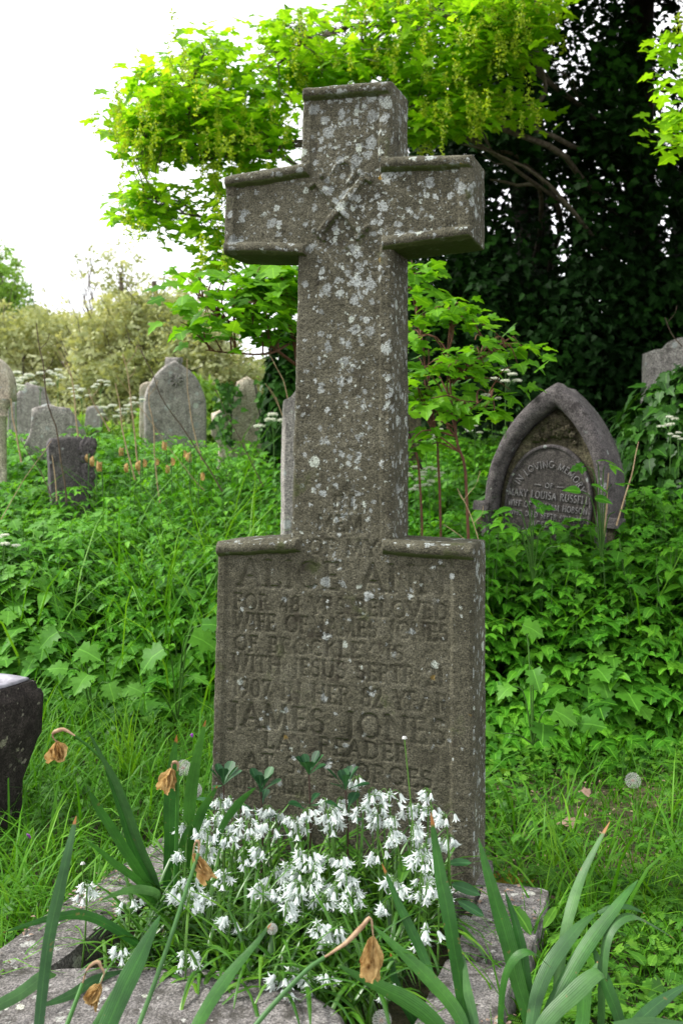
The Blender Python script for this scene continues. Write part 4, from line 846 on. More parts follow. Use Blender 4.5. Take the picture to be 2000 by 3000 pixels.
# dark hedge behind, closes the gaps low down
hb = np.array([2.2, 12.5, float(gz(2.2, 12.5))]); P = np.column_stack([R.uniform(.2, 8, 24000), R.uniform(11.2, 13.5, 24000), R.uniform(.8, 5.6, 24000)]); P = P[P[:, 2] < 3.4+.9*fbm(P*[1, 1, 0], .5, 2, 7)-.0*P[:, 0]]
hedge = thing('ivy_hedge', 'deep shaded thicket of ivy behind the dark trees', 'hedge', hb)
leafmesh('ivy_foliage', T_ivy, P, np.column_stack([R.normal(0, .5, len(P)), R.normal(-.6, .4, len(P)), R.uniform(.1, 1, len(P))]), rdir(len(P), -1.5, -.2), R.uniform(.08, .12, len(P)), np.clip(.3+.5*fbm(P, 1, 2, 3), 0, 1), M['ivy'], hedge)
limb('stem', [hb, hb+[.2, 0, 1.5], hb+[-.1, 0, 3]], .08, .03, M['darkbark'], hedge)
# ivy bank at the right, ivy on the crumbling stone
def ivy_bank(label, name, cat, c, rx, ry, rz, n, size, mat, shell=.35):
    o = thing(name, label, cat, c); d = unit(R.normal(size=(n, 3))); d[:, 2] = np.abs(d[:, 2]); r_ = 1-shell*R.uniform(0, 1, n)**2; P = np.array(c)+d*r_[:, None]*[rx, ry, rz]*(1+.15*fbm(d, 2.5, 3, 5))[:, None]
    leafmesh('ivy_foliage', T_ivy, P, d*[1, 1, 1]+R.normal(0, .35, (n, 3)), np.column_stack([R.normal(0, .5, n), R.normal(0, .3, n), -np.ones(n)]), size*R.uniform(.6, 1.3, n), np.clip(.45+.5*fbm(P, 3, 2, 8)+R.normal(0, .2, n), 0, 1), M[mat], o)
    V, Fc = twigs(np.repeat([[0, 0, -.1]], 14, 0)+R.normal(0, .1, (14, 3))*[1, 1, 0], d[:14]*[rx, ry, rz]*.85, .012, .005, 7, .1); mesh('stems', V, [Fc], M['darkbark'], o); return o
cb = pt(2060, 1520, 6.1); ivy_bank('mound of glossy ivy rising at the right edge below the shaded gravestone', 'ivy_bush', 'bush', cb, .62, .5, .98, 3600, .085, 'ivy2')
cb2 = pt(1850, 1420, 6.6); ivy_bank('low dark ivy mound just left of the glossy ivy bank', 'ivy_bush', 'bush', cb2, .5, .4, .52, 1700, .08, 'ivy')
# ivy on crumbling stone: top-level creeping plant
c5 = pt(712, 1300, 8.1); n_ = 330; P = c5+np.column_stack([np.where(R.rand(n_) < .65, R.normal(.22, .06, n_), R.normal(-.12, .05, n_)), R.normal(-.05, .03, n_), R.uniform(0, .52, n_)])
iv = thing('climbing_ivy', 'ivy climbing over the crumbling pale gravestone', 'climbing plant', c5)
leafmesh('ivy_foliage', T_ivy, P, np.column_stack([R.normal(0, .4, n_), -np.ones(n_), R.uniform(0, .8, n_)]), rdir(n_, -1.4, -.2), R.uniform(.035, .07, n_), R.uniform(0, 1, n_), M['ivy2'], iv)
V, Fc = twigs(np.array([[.15, -.02, 0], [-.1, -.02, 0], [.2, -.02, 0]]), np.array([[.1, -.03, .52], [-.05, -.03, .5], [.25, -.02, .5]]), .008, .004, 9, .06); mesh('stems', V, [Fc], M['darkbark'], iv)
cb3 = pt(838, 1330, 7.6); ivy_bank('dark ivy column just left of the cross shaft', 'ivy_bush', 'bush', cb3, .17, .25, 1.05, 1900, .075, 'ivy')
# --- far bushes
def bush(label, name, cat, c, rx, ry, rz, n, size, mat, bare=0, T=T_clp, up=.4, thr=-.35, tk=.1):
    o = thing(name, label, cat, c); limb('trunk', [np.array(c), np.array(c)+[.1*rx, 0, rz*.5], np.array(c)+[0, 0, rz*1.0]], tk, tk*.4, M['bark'], o, 14, .1, c[0])
    d = unit(R.normal(size=(n, 3))); d[:, 2] = np.abs(d[:, 2])*1.0; r_ = R.uniform(.35, 1, n)**.5*(1+.28*fbm(d, 2.2, 4, int(abs(c[0])*10))); P = np.array(c)+d*r_[:, None]*[rx, ry, rz]; P = P[fbm(P, 1.3, 3, 5) > thr]; m_ = len(P)
    rn = np.clip(.5+.7*fbm(P, 1.1, 3, 3)+R.normal(0, .18, m_), 0, 1)
    leafmesh('foliage', T, P, unit(R.normal(size=(m_, 3)))+[0, -.3, up], rdir(m_, -.6, .3), size*R.uniform(.6, 1.3, m_), rn, M[mat], o)
    nb_ = 60+bare; e = unit(R.normal(size=(nb_, 3))); e[:, 2] = np.abs(e[:, 2])+.15; e = unit(e); s0 = e*[rx*.3, ry*.3, rz*.3]; s1 = e*[rx, ry, rz]*R.uniform(.8, 1.16, nb_)[:, None]
    V, Fc = twigs(s0, s1, .022, .006, 7, .5); mesh('branches', V, [Fc], M['bark'], o); return o
def bz(x, y): return np.array([x, y, float(gz(x, y))])
bush('pale cream green blossoming hawthorn bush at the far left', 'hawthorn_bush', 'bush', bz(-5.6, 17), 2.5, 1.8, 2.45, 20000, .115, 'pale_bush', 40)
bush('pale blossoming bush in the middle left distance, behind the pointed grey stone', 'hawthorn_bush', 'bush', bz(-3.1, 16.5), 2.0, 1.6, 3.0, 17000, .11, 'pale_bush', 80)
bush('taller bare twigged pale bush rising behind the other hawthorns', 'hawthorn_bush', 'bush', bz(-4.6, 20.5), 3.2, 1.8, 3.9, 15000, .125, 'pale_bush', 180, thr=-.1)
bush('vivid green tree at the far left skyline', 'broadleaf_tree', 'tree', bz(-9.0, 26), 1.5, 1.6, 5.7, 8000, .19, 'bush', 60, tk=.15, thr=-.12)
bush('fresh green bush behind the pointed grey gravestone on its right', 'green_bush', 'bush', bz(-2.2, 14), .7, .8, 1.25, 4200, .13, 'bush')
bush('bright green bush far behind the crumbling pale stone', 'green_bush', 'bush', bz(-1.5, 18.5), 1.5, 1.2, 1.9, 6000, .15, 'bush')
bush('green bush low behind the cow parsley', 'green_bush', 'bush', bz(-4.0, 13.6), 1.8, .9, .75, 4200, .12, 'bush')
bush('low green bush behind the boulder shaped headstone at the left edge', 'green_bush', 'bush', bz(-5.6, 13), 1.5, .8, .7, 3000, .12, 'bush')
bush('distant tree behind the cross to the right of the pale bushes', 'broadleaf_tree', 'tree', bz(-1.2, 28), 3.0, 2.2, 2.6, 7000, .3, 'bush', 20, tk=.2)
# far wood closing the horizon
P = np.column_stack([R.uniform(-70, 70, 26000), R.uniform(42, 56, 26000), np.zeros(26000)]); P[:, 2] = 1.2+R.uniform(0, 1, 26000)**.8*(3.2+1.6*fbm(P, .12, 3, 3))
V, Fs, r_, m_ = scatter(T_clp, P, rdir(len(P), .1, 1), rdir(len(P), -.5, .3), R.uniform(.9, 1.5, len(P)), np.clip(.3+.5*fbm(P, .3, 2, 4), 0, 1))
o_ = mesh('far_wood', V, Fs, M['bush'], None, dict(rnd=r_, mid=m_)); tag(o_, 'distant wood closing the horizon behind the graveyard', 'wood', kind='stuff')
# ================================================================ GROUND COVER
def canopy(x, y):
    """height of the top of the herb layer above ground"""
    P = np.stack([x, y, 0*x], -1)
    left = sst(y, 4.35+.25*vn(P, 1.1, 3), 5.1)*(.40+.10*sst(y, 5, 7)); right = sst(y, 4.0+.2*vn(P, 1.3, 4), 4.7)*(.54-.04*sst(y, 4.4, 5.2))
    t = sst(x, -.1, .7); return (left*(1-t)+right*t)*(1+.22*fbm(P, 1.6, 3, 11))*(1-.25*sst(y, 8, 13))
def inview(x, y, mgn=.35): return np.abs(x) < y*.343+mgn
def herbs():
    n_ = 12000; y = 3.95+(15-3.95)*R.uniform(0, 1, n_)**1.65; x = R.uniform(-1, 1, n_)*(y*.36+.5); cz_ = canopy(x, y); k = cz_ > .05; x, y, cz_ = x[k], y[k], cz_[k]; n_ = len(x)
    Pq = np.stack([x, y, 0*x], -1); sp = fbm(Pq, .9, 2, 21)+R.normal(0, .22, n_); cz_ = cz_*R.uniform(.55, 1.32, n_); K = 7; out = []
    for t in range(K):
        hf = 1-t*.105-R.uniform(0, .05, n_); zz = gz(x, y)+cz_*hf; a0 = R.uniform(0, 6.28, n_)
        keep = R.rand(n_) < (1, 1, .75, .42, .2, .08, .03)[t]
        for s in range(2 if t else 3):
            a = a0+s*(pi if t else 2.1)+R.normal(0, .3, n_); rad = (.012+.016*t)*R.uniform(.6, 1.5, n_); d = np.column_stack([np.cos(a), np.sin(a), -R.uniform(.05, .55, n_)]); p = np.column_stack([x+np.cos(a)*rad*1.6, y+np.sin(a)*rad*1.6, zz])
            nr = np.column_stack([.25*np.cos(a)+R.normal(0, .16, n_), .25*np.sin(a)+R.normal(-.08, .16, n_), np.ones(n_)]); sz = (.055+.012*min(t, 3))*R.uniform(.6, 1.3, n_)*(1+.25*sst(y, 7, 12)); rn = np.clip(.62-.06*t+.30*fbm(p, 1.2, 3, 8)+R.normal(0, .23, n_)+.12*sst(y, 6, 9), 0, 1)
            out.append(np.column_stack([p, nr, d, sz, rn, sp])[keep])
    return np.vstack(out), x, y, cz_
A_, x, y, cz_ = herbs(); P = A_[:, :3]; clear = np.zeros(len(P), bool)
for gO, hw_, yw, dz in ((oM, .40, yawM, .24), (sO, .17, .3, .12), (G1.location, .36, 0, .08)):
    dx = P[:, 0]-gO[0]; dy = P[:, 1]-gO[1]; clear |= (np.abs(dx) < hw_) & (dy < .1) & (dy > -.9) & (P[:, 2] > gO[2]+dz+dy*(-.18))
A_ = A_[~clear]; sp = A_[:, 11]
for nm, T, q, mul, lb, ct, mt in (('nettle_patch', T_ova, sp > .12, 1.0, 'dense nettles with paired leaves covering the ground behind the cross', 'ground cover', 'herb'), ('bramble_patch', T_tri, (sp <= .12) & (sp > -.30), 1.3, 'bramble and ground elder leaves in threes mixed with the nettles', 'ground cover', 'herb'), ('hogweed_patch', T_hog, sp <= -.30, 1.45, 'broad jagged hogweed leaves mixed through the ground cover', 'ground cover', 'herb2')):
    B_ = A_[q]; V, Fs, r_, m_ = scatter(T, B_[:, :3], B_[:, 3:6], B_[:, 6:9], B_[:, 9]*mul, B_[:, 10]); o_ = mesh(nm, V, Fs, M[mt], None, dict(rnd=r_, mid=m_)); tag(o_, lb, ct, kind='stuff')
P = np.column_stack([x, y, gz(x, y)+cz_])
q = R.choice(len(x), 6500, replace=False); V, Fc = twigs(np.column_stack([x[q], y[q], gz(x[q], y[q])]), P[q], .0045, .002, 4, .05); o_ = mesh('herb_stems', V, [Fc], M['stem'], None, dict(rnd=R.uniform(0, 1, len(V)))); tag(o_, 'green stalks under the leaves of the ground cover', 'stalks', kind='stuff')
# hanging front edge leaves of the thickets, larger
def bigleaf(label, root, leaves, mat='herb2', T=T_hog, name='hogweed_plant', cat='plant'):
    o = thing(name, label, cat, root)
    for (px, py, d, s_, nx, ny, ang) in leaves:
        p = pt(px, py, d); tip = np.array([cos(ang), -.25, sin(ang)]); nrm = np.array([nx, ny, .75])
        V, Fs, r_, m_ = scatter([T[R.randint(len(T))]], [p-root], [nrm+R.normal(0, .2, 3)], [tip], [s_*(.66 if mat == 'herb2' and s_ > .1 else .85)], [R.uniform(.2, .9)]); mesh('leaf', V, Fs, M[mat], o, dict(rnd=r_, mid=m_))
        P_ = smooth_path([np.array([0, 0, 0.]), (p-root)*[.45, .5, .85], p-root], 8); V, Fc = tubes(P_[None], np.linspace(.004, .002, 8)[None], 5); mesh('leaf_stalk', V, [Fc], M['stem'], o, dict(rnd=np.full(len(V), .5)))
    return o
bigleaf('broad lobed plant with big pale jagged leaves left of the cross, at the thicket edge', pt(270, 2110, 4.3), [(170, 1850, 4.2, .16, .1, -.5, -2.6), (230, 1900, 4.15, .17, 0, -.5, -.4), (260, 1975, 4.1, .16, -.1, -.8, -1.9), (200, 1960, 4.1, .13, .1, -.6, 2.8), (320, 2000, 4.15, .13, 0, -.8, -1.2)])
bigleaf('lobed plant with a long drooping pale leaf just left of the cross', pt(520, 2120, 4.3), [(560, 1860, 4.1, .20, .1, -.6, .1), (480, 1900, 4.1, .22, 0, -.5, -2.7), (560, 1980, 4.1, .14, .1, -.5, -.7), (420, 2030, 4.1, .12, .1, -.4, 2.5), (590, 1830, 4.2, .16, 0, -.4, .4)])
bigleaf('low dark lobed plant near the edge of the thicket, right of the inscribed block', pt(1560, 2180, 3.95), [(1530, 1830, 4.0, .15, 0, -.6, -.3), (1560, 1960, 3.9, .15, 0, -.7, -1.3), (1620, 2080, 3.9, .16, .1, -.6, -.5), (1500, 2010, 3.9, .12, 0, -.6, -2.4), (1700, 2120, 3.9, .15, 0, -.5, -.2), (1450, 2150, 3.9, .11, 0, -.5, 2.8), (1590, 2120, 3.9, .15, 0, -.6, -1.8)])
bigleaf('tall bramble shoot with bright top leaves in front of the leaning pointed gravestone', pt(1560, 1700, 4.6), [(1540, 1465, 4.55, .11, 0, -.3, .5), (1500, 1490, 4.55, .12, 0, -.3, 3.0), (1560, 1490, 4.5, .12, 0, -.3, -.2), (1480, 1530, 4.5, .10, 0, -.3, -2.7), (1600, 1540, 4.5, .11, 0, -.3, -.6), (1530, 1560, 4.5, .12, 0, -.4, 2.8), (1640, 1600, 4.5, .12, 0, -.3, -.4)], 'herb', T_ova+T_tri, 'bramble_shoot')
bigleaf('bramble shoot crossing the right side of the leaning pointed gravestone', pt(1760, 1640, 4.7), [(1745, 1350, 4.65, .11, 0, -.3, .4), (1770, 1365, 4.65, .11, 0, -.3, .2), (1720, 1365, 4.65, .10, 0, -.3, 3.0), (1700, 1440, 4.6, .10, 0, -.3, 2.9), (1740, 1460, 4.6, .10, 0, -.3, 0), (1730, 1420, 4.6, .10, 0, -.3, -.2), (1790, 1420, 4.6, .12, 0, -.3, 0), (1800, 1500, 4.6, .12, 0, -.3, -.3)], 'herb', T_ova+T_tri, 'bramble_shoot')
bigleaf('lobed leaf plant at the foot of the bed, low and broad', pt(760, 2900, 2.25), [(735, 2850, 2.2, .085, .1, -.7, 2.5), (760, 2890, 2.18, .09, .1, -.5, -2.4), (800, 2880, 2.22, .085, 0, -.7, -.8), (800, 2960, 2.1, .08, 0, -.5, -.9)])
# ------------------------------------------------ grass
def outside_bed(x, y, m_=0.0):
    uu = x*cos(PSI)-(y-D0)*sin(PSI); bb = x*sin(PSI)+(y-D0)*cos(PSI)
    return ~((np.abs(uu) < .565+m_) & (bb < .20) & (bb > -1.2))
def grass(name, label, n, yr, hr, wr, lean, dens=None, mat='grass', xr=None, cat='grass', shift=0):
    y = yr[0]+(yr[1]-yr[0])*R.uniform(0, 1, n); x = R.uniform(-1, 1, n)*(y*.36+.25) if xr is None else R.uniform(xr[0], xr[1], n)
    k = inview(x, y, .4) & outside_bed(x, y); x, y = x[k], y[k]; Pq = np.stack([x, y, 0*x], -1)
    if dens is not None: k = dens(x, y) > R.uniform(0, 1, len(x)); x, y, Pq = x[k], y[k], Pq[k]
    h = R.uniform(*hr, len(x))*(1+.5*fbm(Pq, 2.3, 2, 5)); V, Fc, r_, m_ = blades(np.column_stack([x, y, gz(x, y)-.01]), h, R.uniform(*wr, len(x)), R.uniform(*lean, len(x)), np.clip(.45+.5*fbm(Pq, 1.5, 3, 6)+R.normal(0, .2, len(x)), 0, 1))
    o = mesh(name, V, [Fc], M[mat], None, dict(rnd=r_, mid=m_)); return tag(o, label, cat, kind='stuff')
grass('short_grass', 'short bright grass round the grave', 25000, (1.9, 4.5), (.05, .15), (.0014, .0030), (.2, 1.1), lambda x, y: np.clip(.55+.9*fbm(np.stack([x, y, 0*x], -1), 2, 3, 9)+.25*(x < 0), 0, 1))
grass('long_grass', 'longer arching grass left of the grave', 5200, (2.6, 4.55), (.14, .36), (.0022, .0052), (.3, 1.1), lambda x, y: np.clip(.5+1.2*fbm(np.stack([x, y, 0*x], -1), 1.6, 2, 19)+.2*(x < 0)-.6*(x > .3)*(y < 4.0), 0, 1))
grass('tall_grass', 'tall arching grass growing up through the nettles', 3800, (4.3, 8.5), (.5, 1.05), (.003, .006), (.35, 1.1), lambda x, y: np.clip(.28+.55*np.exp(-((x+.75)/.5)**2)+.9*fbm(np.stack([x, y, 0*x], -1), 1, 2, 29)-.2*(x > .5), 0, 1))
tf = pt(385, 2180, 3.75); n_ = 26; V, Fc, r_, m_ = blades(np.column_stack([R.normal(0, .02, n_), R.normal(0, .02, n_), np.zeros(n_)]), R.uniform(.18, .46, n_), R.uniform(.003, .005, n_), R.uniform(.1, .6, n_), R.uniform(.7, 1, n_)); tf[2] = float(gz(tf[0], tf[1]))
o_ = mesh('grass_tuft', V, [Fc], M['grass'], None, dict(rnd=r_, mid=m_)); o_.location = tf; tag(o_, 'upright tuft of yellow green grass left of the cross before the dark thicket', 'grass tuft')
# weeds between the grass
n_ = 24000; y = 1.9+2.5*R.uniform(0, 1, n_); x = R.uniform(-1, 1, n_)*(y*.36+.25); k = outside_bed(x, y) & (fbm(np.stack([x, y, 0*x], -1), 2.2, 3, 44)+R.normal(0, .2, n_) > -.12); x, y = x[k], y[k]
P = np.column_stack([x, y, gz(x, y)+R.uniform(.005, .075, len(x))]); V, Fs, r_, m_ = scatter(T_ova+T_hog+T_pin, P, np.column_stack([R.normal(0, .35, len(x)), R.normal(-.15, .35, len(x)), np.ones(len(x))]), rdir(len(x), -.1, .4), R.uniform(.014, .042, len(x))*(1+.8*(R.rand(len(x)) < .06)), np.clip(.5+.4*fbm(P, 2, 3, 3)+R.normal(0, .22, len(x)), 0, 1))
o_ = mesh('low_weeds', V, Fs, M['weed'], None, dict(rnd=r_, mid=m_)); tag(o_, 'small clover, dandelion and vetch leaves between the grass', 'weeds', kind='stuff')
n_ = 2600; y = 2.2+2.4*R.uniform(0, 1, n_); x = R.uniform(.3, 2.2, n_); k = outside_bed(x, y) & inview(x, y); x, y = x[k], y[k]; P = np.column_stack([x, y, gz(x, y)+R.uniform(.004, .03, len(x))])
V, Fs, r_, m_ = scatter(T_sml+T_ova, P, np.column_stack([R.normal(0, .4, len(x)), R.normal(0, .4, len(x)), np.ones(len(x))]), rdir(len(x)), R.uniform(.006, .022, len(x)), R.uniform(0, 1, len(x))); o_ = mesh('leaf_litter', V, Fs, M['dry'], None); tag(o_, 'scattered dry leaf litter and moss among the grass on the right', 'leaf litter', kind='stuff')
for i, (px, py, d, s_, lb) in enumerate(((1725, 2375, 3.6, .05, 'curled brown dead leaf on the grass right of the cross, upper one'), (1680, 2480, 3.3, .055, 'brown dead leaf lying in the grass right of the kerb, lower one'))):
    V, Fs, r_, m_ = scatter([tmpl(IVY, .9, .6)], [[0, 0, 0]], [[.2, -.5, .8]], [[-.8, .2, .3]], [s_], [.5]); p = pt(px, py, d); o_ = mesh('dead_leaf', V, Fs, M['dry'], None, dict(rnd=r_, mid=m_)); p[2] = float(gz(p[0], p[1]))+.045; o_.location = p; tag(o_, lb, 'dead leaf')
V, Fc = blobmesh(14, 1, .2); V = V[:, [0, 2, 1]]*[.085, .06, -.09]; V[:, 2] += .0; mp = pt(1465, 2540, 2.95); mp[2] = float(gz(mp[0], mp[1]))+.012; o_ = mesh('moss_patch', V+fbm(V, 40, 2)[:, None]*.006, [Fc[:42]], M['mossy']); o_.location = mp; tag(o_, 'orange yellow moss cushion by the back corner of the kerb', 'moss')
n_ = 900; uu = np.where(R.rand(n_) < .5, R.uniform(-.62, -.42, n_), R.uniform(.39, .58, n_)); bb = -R.uniform(-.05, .9, n_)
P = np.column_stack([uu*cos(PSI)+bb*sin(PSI), D0-uu*sin(PSI)+bb*cos(PSI), np.full(n_, KZ+.004)]); k = fbm(P, 7, 2, 71)+R.normal(0, .15, n_) > .12; P = P[k]
V, Fs, r_, m_ = scatter(T_sml+T_ova, P, np.column_stack([R.normal(0, .25, len(P)), R.normal(0, .25, len(P)), np.ones(len(P))]), rdir(len(P)), R.uniform(.005, .016, len(P)), R.uniform(0, 1, len(P))); o_ = mesh('kerb_litter', V, Fs, M['dry'], None); tag(o_, 'crumbs of dry leaf lying on top of the kerb stones', 'leaf litter', kind='stuff')
n_ = 420; uu = np.where(R.rand(n_) < .6, R.uniform(-.66, -.56, n_), R.uniform(.53, .60, n_)); bb = -R.uniform(-.1, .95, n_); Pb = np.column_stack([uu*cos(PSI)+bb*sin(PSI), D0-uu*sin(PSI)+bb*cos(PSI), np.full(n_, .05)])
V, Fc, r_, m_ = blades(Pb, R.uniform(.14, .30, n_), R.uniform(.0018, .0036, n_), R.uniform(.5, 1.2, n_), R.uniform(.1, .9, n_)); o_ = mesh('kerb_grass', V, [Fc], M['grass'], None, dict(rnd=r_, mid=m_)); tag(o_, 'grass leaning over the outer edges of the kerb', 'grass', kind='stuff')
# ================================================================ FLOWER BED
SOIL = .10
bed = box('bed_soil', (-.43, .05, .0), (.40, .98, SOIL), m, None, .012, .002, .03, fr, 30); tag(bed, None, None, kind='structure')
def bedpt(n): 
    uu = R.uniform(-.33, .29, n); bb = -R.uniform(.06, .70, n); return np.column_stack([uu*cos(PSI)+bb*sin(PSI), D0-uu*sin(PSI)+bb*cos(PSI), np.full(n, SOIL)])
def straps(base, ang, ln, lean, wd, S=9, up=.9):
    n = len(base); t = np.linspace(0, 1, S)[None]; d = np.column_stack([np.cos(ang), np.sin(ang)]); th = (up*pi/2)-lean[:, None]*t**1.3   # direction angle above the horizontal along the leaf
    ds = ln[:, None]/(S-1); hx = np.concatenate([np.zeros((n, 1)), np.cumsum(np.cos(th[:, 1:])*ds, 1)], 1); hz = np.concatenate([np.zeros((n, 1)), np.cumsum(np.sin(th[:, 1:])*ds, 1)], 1)
    P = np.zeros((n, S, 3)); P[..., :2] = base[:, None, :2]+d[:, None]*hx[..., None]; P[..., 2] = np.maximum(base[:, None, 2]+hz, SOIL+.005)
    W = wd[:, None]*np.clip(np.sin((t*.93+.07)*pi)**.45, .05, 1)*np.where(t > .85, (1-t)/.15*.85+.15, 1); return P, W, np.column_stack([-d[:, 1], d[:, 0], np.zeros(n)])
n_ = 1500; B = bedpt(n_); P, W, sd = straps(B, R.uniform(0, 2*pi, n_), R.uniform(.13, .35, n_), R.uniform(.8, 3.1, n_), R.uniform(.0030, .0062, n_))
V, Fc, mid = ribbons(P, W, sd, .35); rn = np.repeat(np.clip(R.normal(.45, .25, n_), 0, 1), P.shape[1]*3)
o_ = mesh('strap_leaves', V, [Fc], M['strap'], None, dict(rnd=rn, mid=mid)); tag(o_, 'mass of arching green strap leaves under the white flowers', 'leaves', kind='stuff')
# one bell: six white tepals
def bell(open_=.35, L=.019, seed=0):
    V, Fs = [], []; o = 0
    for k in range(6):
        a = k*pi/3+.2*seed; rr_ = [.0010, .0028, .0036, .0042+.004*open_, .0058+.010*open_]; zz = [0, -.25*L, -.55*L, -.82*L, -L*(1.0-.12*open_)]; ww = [.0008, .0020, .0025, .0021, .0003]
        for r_, z, w_ in zip(rr_, zz, ww):
            r_ = r_+(.0006 if k % 2 else 0); c_ = np.array([r_*cos(a), r_*sin(a), z]); tn = np.array([-sin(a), cos(a), 0]); V += [c_-tn*w_, c_+np.array([cos(a), sin(a), 0])*.0007, c_+tn*w_]
        for j in range(4):
            for q in range(2): b0 = o+j*3+q; Fs.append([b0, b0+1, b0+4, b0+3])
        o += 15
    return np.array(V), np.array(Fs)
def rotto(V, d, roll=0):
    """turn -z to direction d"""
    z = -unit(np.asarray(d, float)); x = unit(np.cross([.3, .9, .1], z)); y = np.cross(z, x); c, s = cos(roll), sin(roll); V = np.column_stack([V[:, 0]*c-V[:, 1]*s, V[:, 0]*s+V[:, 1]*c, V[:, 2]]); return V[:, 0:1]*x+V[:, 1:2]*y+V[:, 2:3]*z
def make_flower(seed):
    rs = np.random.RandomState(seed); nb_ = rs.randint(7, 12)
    t = thing('white_bell_flower', 'drooping cluster of white bell flowers on a green stalk in the bed before the cross', 'flower', (0, 0, 0), 'white bell flowers in the bed')
    bx, by = rs.uniform(-.04, .04), rs.uniform(-.05, .01); Ht = 0.0
    P = smooth_path([[bx, by+.02, -.30], [bx*.5, by*.3, -.12], [0, 0, -.01], [0, 0, 0.]], 12); parts = [tubes(P[None], np.linspace(.0026, .0018, 12)[None], 5)]
    bells = []; la = rs.uniform(0, 2*pi)
    for k in range(nb_):
        a = la+rs.uniform(-1.7, 1.7) if rs.rand() < .7 else rs.uniform(0, 2*pi); out = rs.uniform(.010, .024); dz = rs.uniform(-.016, .008); e = np.array([out*cos(a), out*sin(a), dz]); mid_ = e*.55+[0, 0, .009]
        parts.append(tubes(smooth_path([[0, 0, 0], mid_, e], 6)[None], .0008, 4)); d = np.array([cos(a)*rs.uniform(.2, 1.0), sin(a)*rs.uniform(.2, 1.0), -1]); V, Fc = bell(rs.uniform(.4, 1.5), rs.uniform(.016, .022), rs.uniform(0, 5)); bells.append((rotto(V, d, rs.uniform(0, 1))+e, Fc))
    V, Fs = join(parts); mesh('stalk', V, Fs, M['stem'], t, dict(rnd=np.full(len(V), .7)))
    for V, Fc in bells: mesh('bell', V, [Fc], M['white'], t)
    return t
FP = [(270, 210), (330, 190), (370, 215), (440, 370), (410, 320), (240, 300), (150, 330), (90, 350), (470, 230), (530, 240), (570, 270), (540, 320), (690, 330), (660, 300), (500, 470), (400, 520), (60, 480), (30, 420), (200, 450), (180, 500), (290, 600), (100, 640), (90, 740), (60, 690), (740, 490), (690, 480), (790, 500), (560, 590), (620, 560), (620, 660), (700, 600), (770, 560), (750, 640), (850, 510), (920, 500), (880, 560), (950, 600), (900, 680), (1010, 640), (500, 680), (620, 780), (600, 700), (690, 700), (820, 720), (900, 780), (960, 760), (900, 880), (870, 920), (1160, 770), (1130, 230), (1070, 150), (1100, 180), (1180, 170), (1200, 210), (1120, 290), (1150, 300), (1010, 80), (900, 200), (850, 260), (880, 300), (960, 240), (730, 260), (1040, 370), (1120, 490), (1180, 380), (1230, 370), (1280, 240), (1340, 240), (1390, 250), (1400, 160), (1490, 290), (1500, 230), (1500, 400), (1380, 400), (1340, 470), (1360, 510), (1360, 620), (1380, 660), (1350, 720), (1210, 300), (1250, 470), (1300, 340), (330, 820), (790, 880), (80, 1050), (310, 400), (200, 380), (130, 260), (290, 260), (460, 300), (840, 210), (1040, 250), (830, 640), (700, 660), (980, 700), (1200, 640), (1450, 690), (360, 330), (250, 380)]
FP = [(500+a*.542, 2250+b_*.542) for a, b_ in FP]+[(255, 2615), (383, 2650), (357, 2790), (548, 2815), (848, 2855), (912, 2870), (957, 2860), (830, 2880), (1351, 2750), (1130, 2905), (620, 2640), (1250, 2740)]
protos = [make_flower(100+k) for k in range(7)]
FP = [p_ for k_, p_ in enumerate(FP) if k_ % 9 != 8]
for i, (px, py) in enumerate(FP):
    d = 2.64-(py-2290)/560*.50+R.uniform(-.06, .03); p = pt(px, py-14, d); zr = R.uniform(0, 6.28); s_ = R.uniform(.72, 1.15)*1.05
    if i < 7: o = protos[i]; o.location = p; o.rotation_euler = (0, 0, zr); o.scale = (s_,)*3
    else: o = dup(protos[i % 7], p, zr, s_)
    ar = 'along the front edge of the bed' if py > 2730 else ('at the right end of the bed' if px > 1150 else 'at the left end of the bed' if px < 620 else ('close against the inscribed block' if py < 2400 else 'in the middle of the bed'))
    o['label'] = 'cluster of white bell flowers on a green stalk '+ar; o['group'] = 'white bell flowers '+ar
# ------------------------------------------------ dark leafy sprigs before the inscription
def make_sprig(label, px, ptop, pbot, d, seed):
    rs = np.random.RandomState(seed); b0 = pt(px+rs.uniform(-5, 5), pbot, d); top = pt(px, ptop+45, d); o = thing('leafy_sprig', label, 'plant', b0)
    P = smooth_path([np.zeros(3), (top-b0)*.5+[.004, 0, 0], top-b0], 10); V, Fc = tubes(P[None], np.linspace(.0032, .0018, 10)[None], 5); mesh('stem', V, [Fc], M['redst'], o)
    SP = tmpl([(0, 0), (.05, .2), (.06, .4), (.17, .62), (.22, .8), (.15, .95), (0, 1)], .15, .2)
    for k in range(13):
        a = k*2.4+rs.uniform(-.3, .3); el = rs.uniform(.75, 1.) if k < 7 else rs.uniform(.2, .7); base_ = (top-b0)*(1 if k < 9 else rs.uniform(.55, .85)); tip = np.array([cos(a)*(1-el*.7), sin(a)*(1-el*.7), el]); nrm = np.array([-cos(a)*el, -sin(a)*el, 1-el*.6])
        V, Fs, r_, m_ = scatter([SP], [base_], [nrm], [tip], [rs.uniform(.052, .075)], [rs.uniform(0, 1)]); mesh('leaf', V, Fs, M['sprig'], o, dict(rnd=r_, mid=m_))
make_sprig('dark green leafy sprig at the left corner of the inscribed block, leftmost of four', 655, 2255, 2560, 2.60, 1); make_sprig('short dark leafy sprig, second from the left before the inscription', 765, 2275, 2600, 2.58, 2)
make_sprig('tallest dark leafy sprig before the inscription, third from the left', 905, 2225, 2560, 2.60, 3); make_sprig('dark leafy sprig rising among the white flowers, rightmost of four', 1012, 2270, 2570, 2.56, 4)
